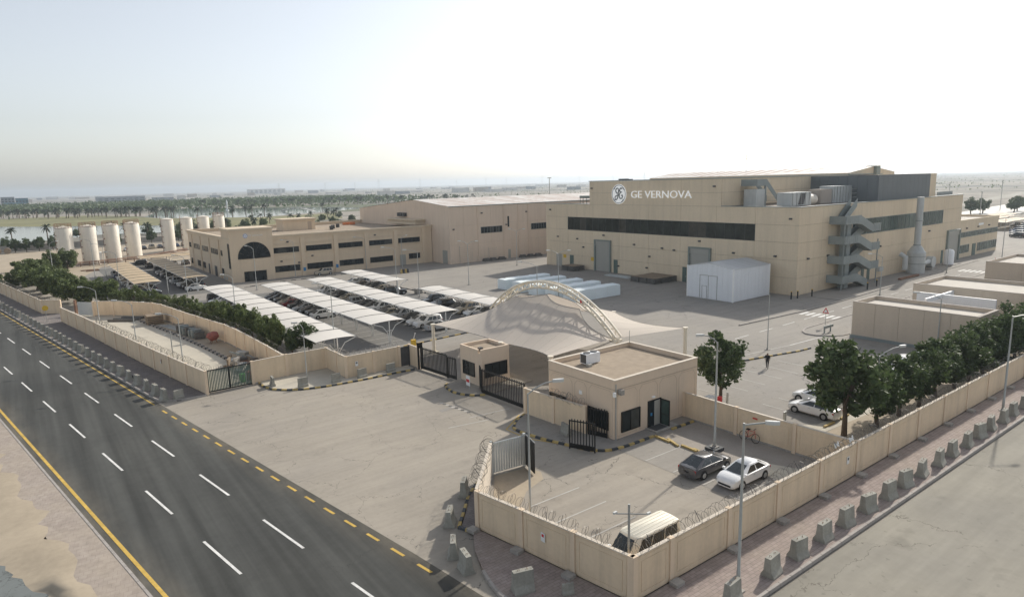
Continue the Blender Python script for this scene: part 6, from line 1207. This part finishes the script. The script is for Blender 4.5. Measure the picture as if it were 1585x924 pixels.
# ================================================================ TANKS
tp = [(10.0, 219.6, 1), (15.8, 221.2, 1), (21.6, 223.5, 1), (27.5, 227.7, 1), (39.8, 243.4, 0), (46.6, 248.5, 0), (52.6, 251.5, 0), (58.6, 255, 2)]
for i, (x, y, rail) in enumerate(tp):
    t_ = thing('silo_tank', 'upright off-white storage tank with rust streaks, %s from the left' % ORD[i], 'tank', (x, y, 0), 'upright storage tanks'); r_ = 2.02 if i < 4 else 1.9; h = 10.8
    B().lathe(x, y, [(r_, .3), (r_, h), (r_*.96, h+.12), (.3, h+.5)], 28).build('shell', 'tank_white', t_, 35); B().lathe(x, y, [(r_+.25, 0), (r_+.25, .3)], 20).build('plinth', 'footing', t_)
    for z in (3.6, 7.2, h-.08): B().lathe(x, y, [(r_+.02, z), (r_+.02, z+.1)], 28).build('hoop', 'rust' if z > 10 else 'tank_white', t_)
    q = B()
    for s in (-.2, .2): q.rod((x-r_-.15, y+s-.6, .2), (x-r_-.15, y+s-.6, h+1), .035, 4)
    for z in range(1, 27): q.rod((x-r_-.15, y-.8, z*.42), (x-r_-.15, y-.4, z*.42), .025, 4)
    q.build('ladder', 'rust', t_)
    for z in (1.5, 3.2, 5, 6.8, 8.6): ubox(t_, 'bracket', x-r_-.05, y-.9, z, x-r_+.25, y-.7, z+.3, 'rust')
    if rail:
        q = B(); n = 14
        for z in (.35, .75, 1.15): q.tube([(x+r_*math.cos(a*6.2832/n), y+r_*math.sin(a*6.2832/n), h+z) for a in range(n+1)], .04, 4)
        for a in range(n): q.rod((x+r_*math.cos(a*6.2832/n), y+r_*math.sin(a*6.2832/n), h), (x+r_*math.cos(a*6.2832/n), y+r_*math.sin(a*6.2832/n), h+1.15), .035, 4)
        q.build('guard_rail', 'rust', t_)
pr = thing('pipe_rack', 'low rusty pipe rack running along the tanks', 'pipes', (10, 216, 0)); q = B()
for z, o_ in ((.6, 0), (.95, .5), (1.3, 0)): q.tube([(6, 215.5+o_, z), (17, 217+o_, z), (30, 222+o_, z), (44, 238+o_, z)], .12, 6)
q.build('pipe', 'rust', pr)
for i in range(12): x = 6+i*2.2; ubox(pr, 'support', x, 215.4+.11*i*1.2, 0, x+.12, 216.4+.11*i*1.2, 1.3, 'rust')
tag(B().box(17.8, 232, 0, 19.4, 234, 2.4).build('site_cabin', 'sign_white'), 'small white cabin between second and third tanks', 'cabin')
for i, (x, y, l) in enumerate(((11.8, 204, 4), (12.8, 201.5, 3))): tag(B().box(x, y, 0, x+l, y+.5, .25).build('beam', 'rust'), ('long' if i == 0 else 'short')+' rusty beam on ground near the first tank', 'beam')
for i in range(3): tag(B().tube([(-9+i*2.6, 287, 1.0), (-9+i*2.6, 288.6, 1.0)], 1.0, 14).build('cable_drum', 'crate_wood'), 'cable drum by the distant wall, %s from the left' % ORD[i], 'cable drum', 'cable drums')
# ================================================================ FAR BACKGROUND
br = thing('foot_bridge', 'pale arched footbridge over the park lake', 'bridge', (192, 562, 0)); q = B(); n = 14
A_, C_ = Vector((184, 579, .5)), Vector((200, 543, .5))
for o_ in (0, 2.5):
    q.tube([A_.lerp(C_, i/n)+Vector((o_, o_*.4, 2.4*math.sin(math.pi*i/n)+1.1)) for i in range(n+1)], .12, 4)
    for i in range(n+1): p_ = A_.lerp(C_, i/n)+Vector((o_, o_*.4, 2.4*math.sin(math.pi*i/n))); q.rod(p_, p_+Vector((0, 0, 1.1)), .08, 4)
q.build('railing', 'far_pale', br); B().loft([[A_.lerp(C_, i/n)+Vector((a, a*.4, 2.4*math.sin(math.pi*i/n)+z)) for a, z in ((0, -.3), (2.5, -.3), (2.5, .05), (0, .05))] for i in range(n+1)]).build('deck', 'far_pale', br)
fo = thing('fountain_jet', 'white fountain jet rising from the far lake', 'fountain', (170, 700, 0))
B().lathe(170, 700, [(.25, 0), (.45, 3), (.8, 7), (.5, 9), (.08, 10.2)], 9).build('jet', 'sign_white', fo); B().lathe(170, 700, [(1.6, 0), (.8, 1.2), (.2, 2)], 9).build('spray', 'sign_white', fo)
def far_house(x, y, sx, sy, h, m, label, wins=0, roof=None, group='distant buildings'):
    t_ = thing('far_building', label, 'building', (x, y, -.08), group); B().box(x, y, -.08, x+sx, y+sy, h).build('wall', m, t_); B().box(x-.2, y-.2, h, x+sx+.2, y+sy+.2, h+.35).build('roof', roof or m, t_)
    for k in range(wins):
        for f in range(max(1, int(h/4))): wbox(t_, 'window', 'y', y, x+sx*(k+.2)/wins, x+sx*(k+.8)/wins, 1.2+f*3.8, 3.0+f*3.8, .02, .1, 'dark_glass')
far_house(-16, 1360, 18, 30, 17, 'far_grey', 'tallest grey-blue office block far at left', 4); far_house(3, 1365, 17, 24, 14.5, 'far_blue', 'teal glass block far at left', 4); far_house(-13, 1330, 22, 20, 8, 'far_blue', 'low teal glass wing before the tall far block', 5)
far_house(12, 1270, 30, 20, 6, 'far_pale', 'cream low building before the teal block', 6); far_house(45, 1250, 26, 16, 4.5, 'far_pale', 'second cream low building right of the teal block', 5); far_house(-60, 1250, 30, 20, 7, 'far_tan', 'tan building at far left edge', 4)
far_house(150, 1740, 95, 40, 11, 'far_grey', 'long dark low hall on the horizon above the palms', 8); far_house(800, 2900, 150, 40, 19, 'far_pale', 'long pale grey block on the horizon above the office', 8)
for i in range(59):
    a = R(lerp(95, 40, (i+rd.random())/59)); d = rd.uniform(1400, 3600); far_house(d*math.cos(a), d*math.sin(a), rd.uniform(12, 45), rd.uniform(12, 30), rd.uniform(4, 10), ['far_pale', 'far_tan', 'far_grey', 'far_pale'][i % 4], '%s building in the hazy town on the horizon, %s from the left' % (['pale', 'tan', 'grey', 'cream'][i % 4], nth(i)), 0, None, 'hazy town on the horizon')
sheet('highway', [(220, 90), (900, 150), (1800, 120), (1800, 150), (900, 180), (220, 112)], -.07, 'far_pale')
sheet('highway', [(300, 130), (900, 215), (1900, 200), (1900, 212), (900, 227), (300, 140)], -.07, 'side_asphalt')
for i in range(34): # pylons along the plain
    a = R(lerp(72, -18, i/33)+rd.uniform(-.6, .6)); d = rd.uniform(2300, 4200); x, y = d*math.cos(a), d*math.sin(a); h = rd.uniform(40, 62); q = B(); w_ = 4.2
    for s1, s2 in ((1, 1), (1, -1), (-1, 1), (-1, -1)): q.rod((x+s1*w_, y+s2*w_, 0), (x+s1*.5, y+s2*.5, h), .28, 3)
    for f in (.72, .84, .95): q.rod((x-7*math.sin(a), y+7*math.cos(a), h*f), (x+7*math.sin(a), y-7*math.cos(a), h*f), .25, 3)
    tag(q.build('pylon', 'galvanised'), 'faint lattice power pylon on the hazy horizon, %s from the left' % nth(i), 'pylon', 'pylons on the horizon')
for i, (x, y, h) in enumerate(sorted(((169, 200, 21.5), (290, 148, 17), (330, 118, 15), (242, 84, 12), (300, 96, 12), (395, 118, 15)), key=lambda q: q[0]/q[1])): tag(B().rod((x, y, 0), (x, y, h), .14, 6).box(x-.9, y-.1, h-.3, x+.9, y+.1, h).build('floodlight_mast', 'galvanised'), 'tall floodlight mast behind the works, %s from the left' % ORD[i], 'mast', 'floodlight masts')
# ================================================================ HAZE
hz = B().box(-6000, -6000, -1.1, 8900, 8900, 70).build('haze', 'water'); hz.data.materials.clear()
hm = bpy.data.materials.new('haze_air'); hm.use_nodes = True; ht = hm.node_tree; ht.nodes.remove(ht.nodes['Principled BSDF']); pv = ht.nodes.new('ShaderNodeVolumePrincipled')
pv.inputs['Color'].default_value = (.80, .90, 1.0, 1); pv.inputs['Density'].default_value = .00019; pv.inputs['Anisotropy'].default_value = .35
ht.links.new(pv.outputs[0], ht.nodes['Material Output'].inputs['Volume']); hz.data.materials.append(hm); hz['kind'] = 'stuff'; hz['label'] = 'pale dusty haze over the whole plain'; hz['category'] = 'haze'
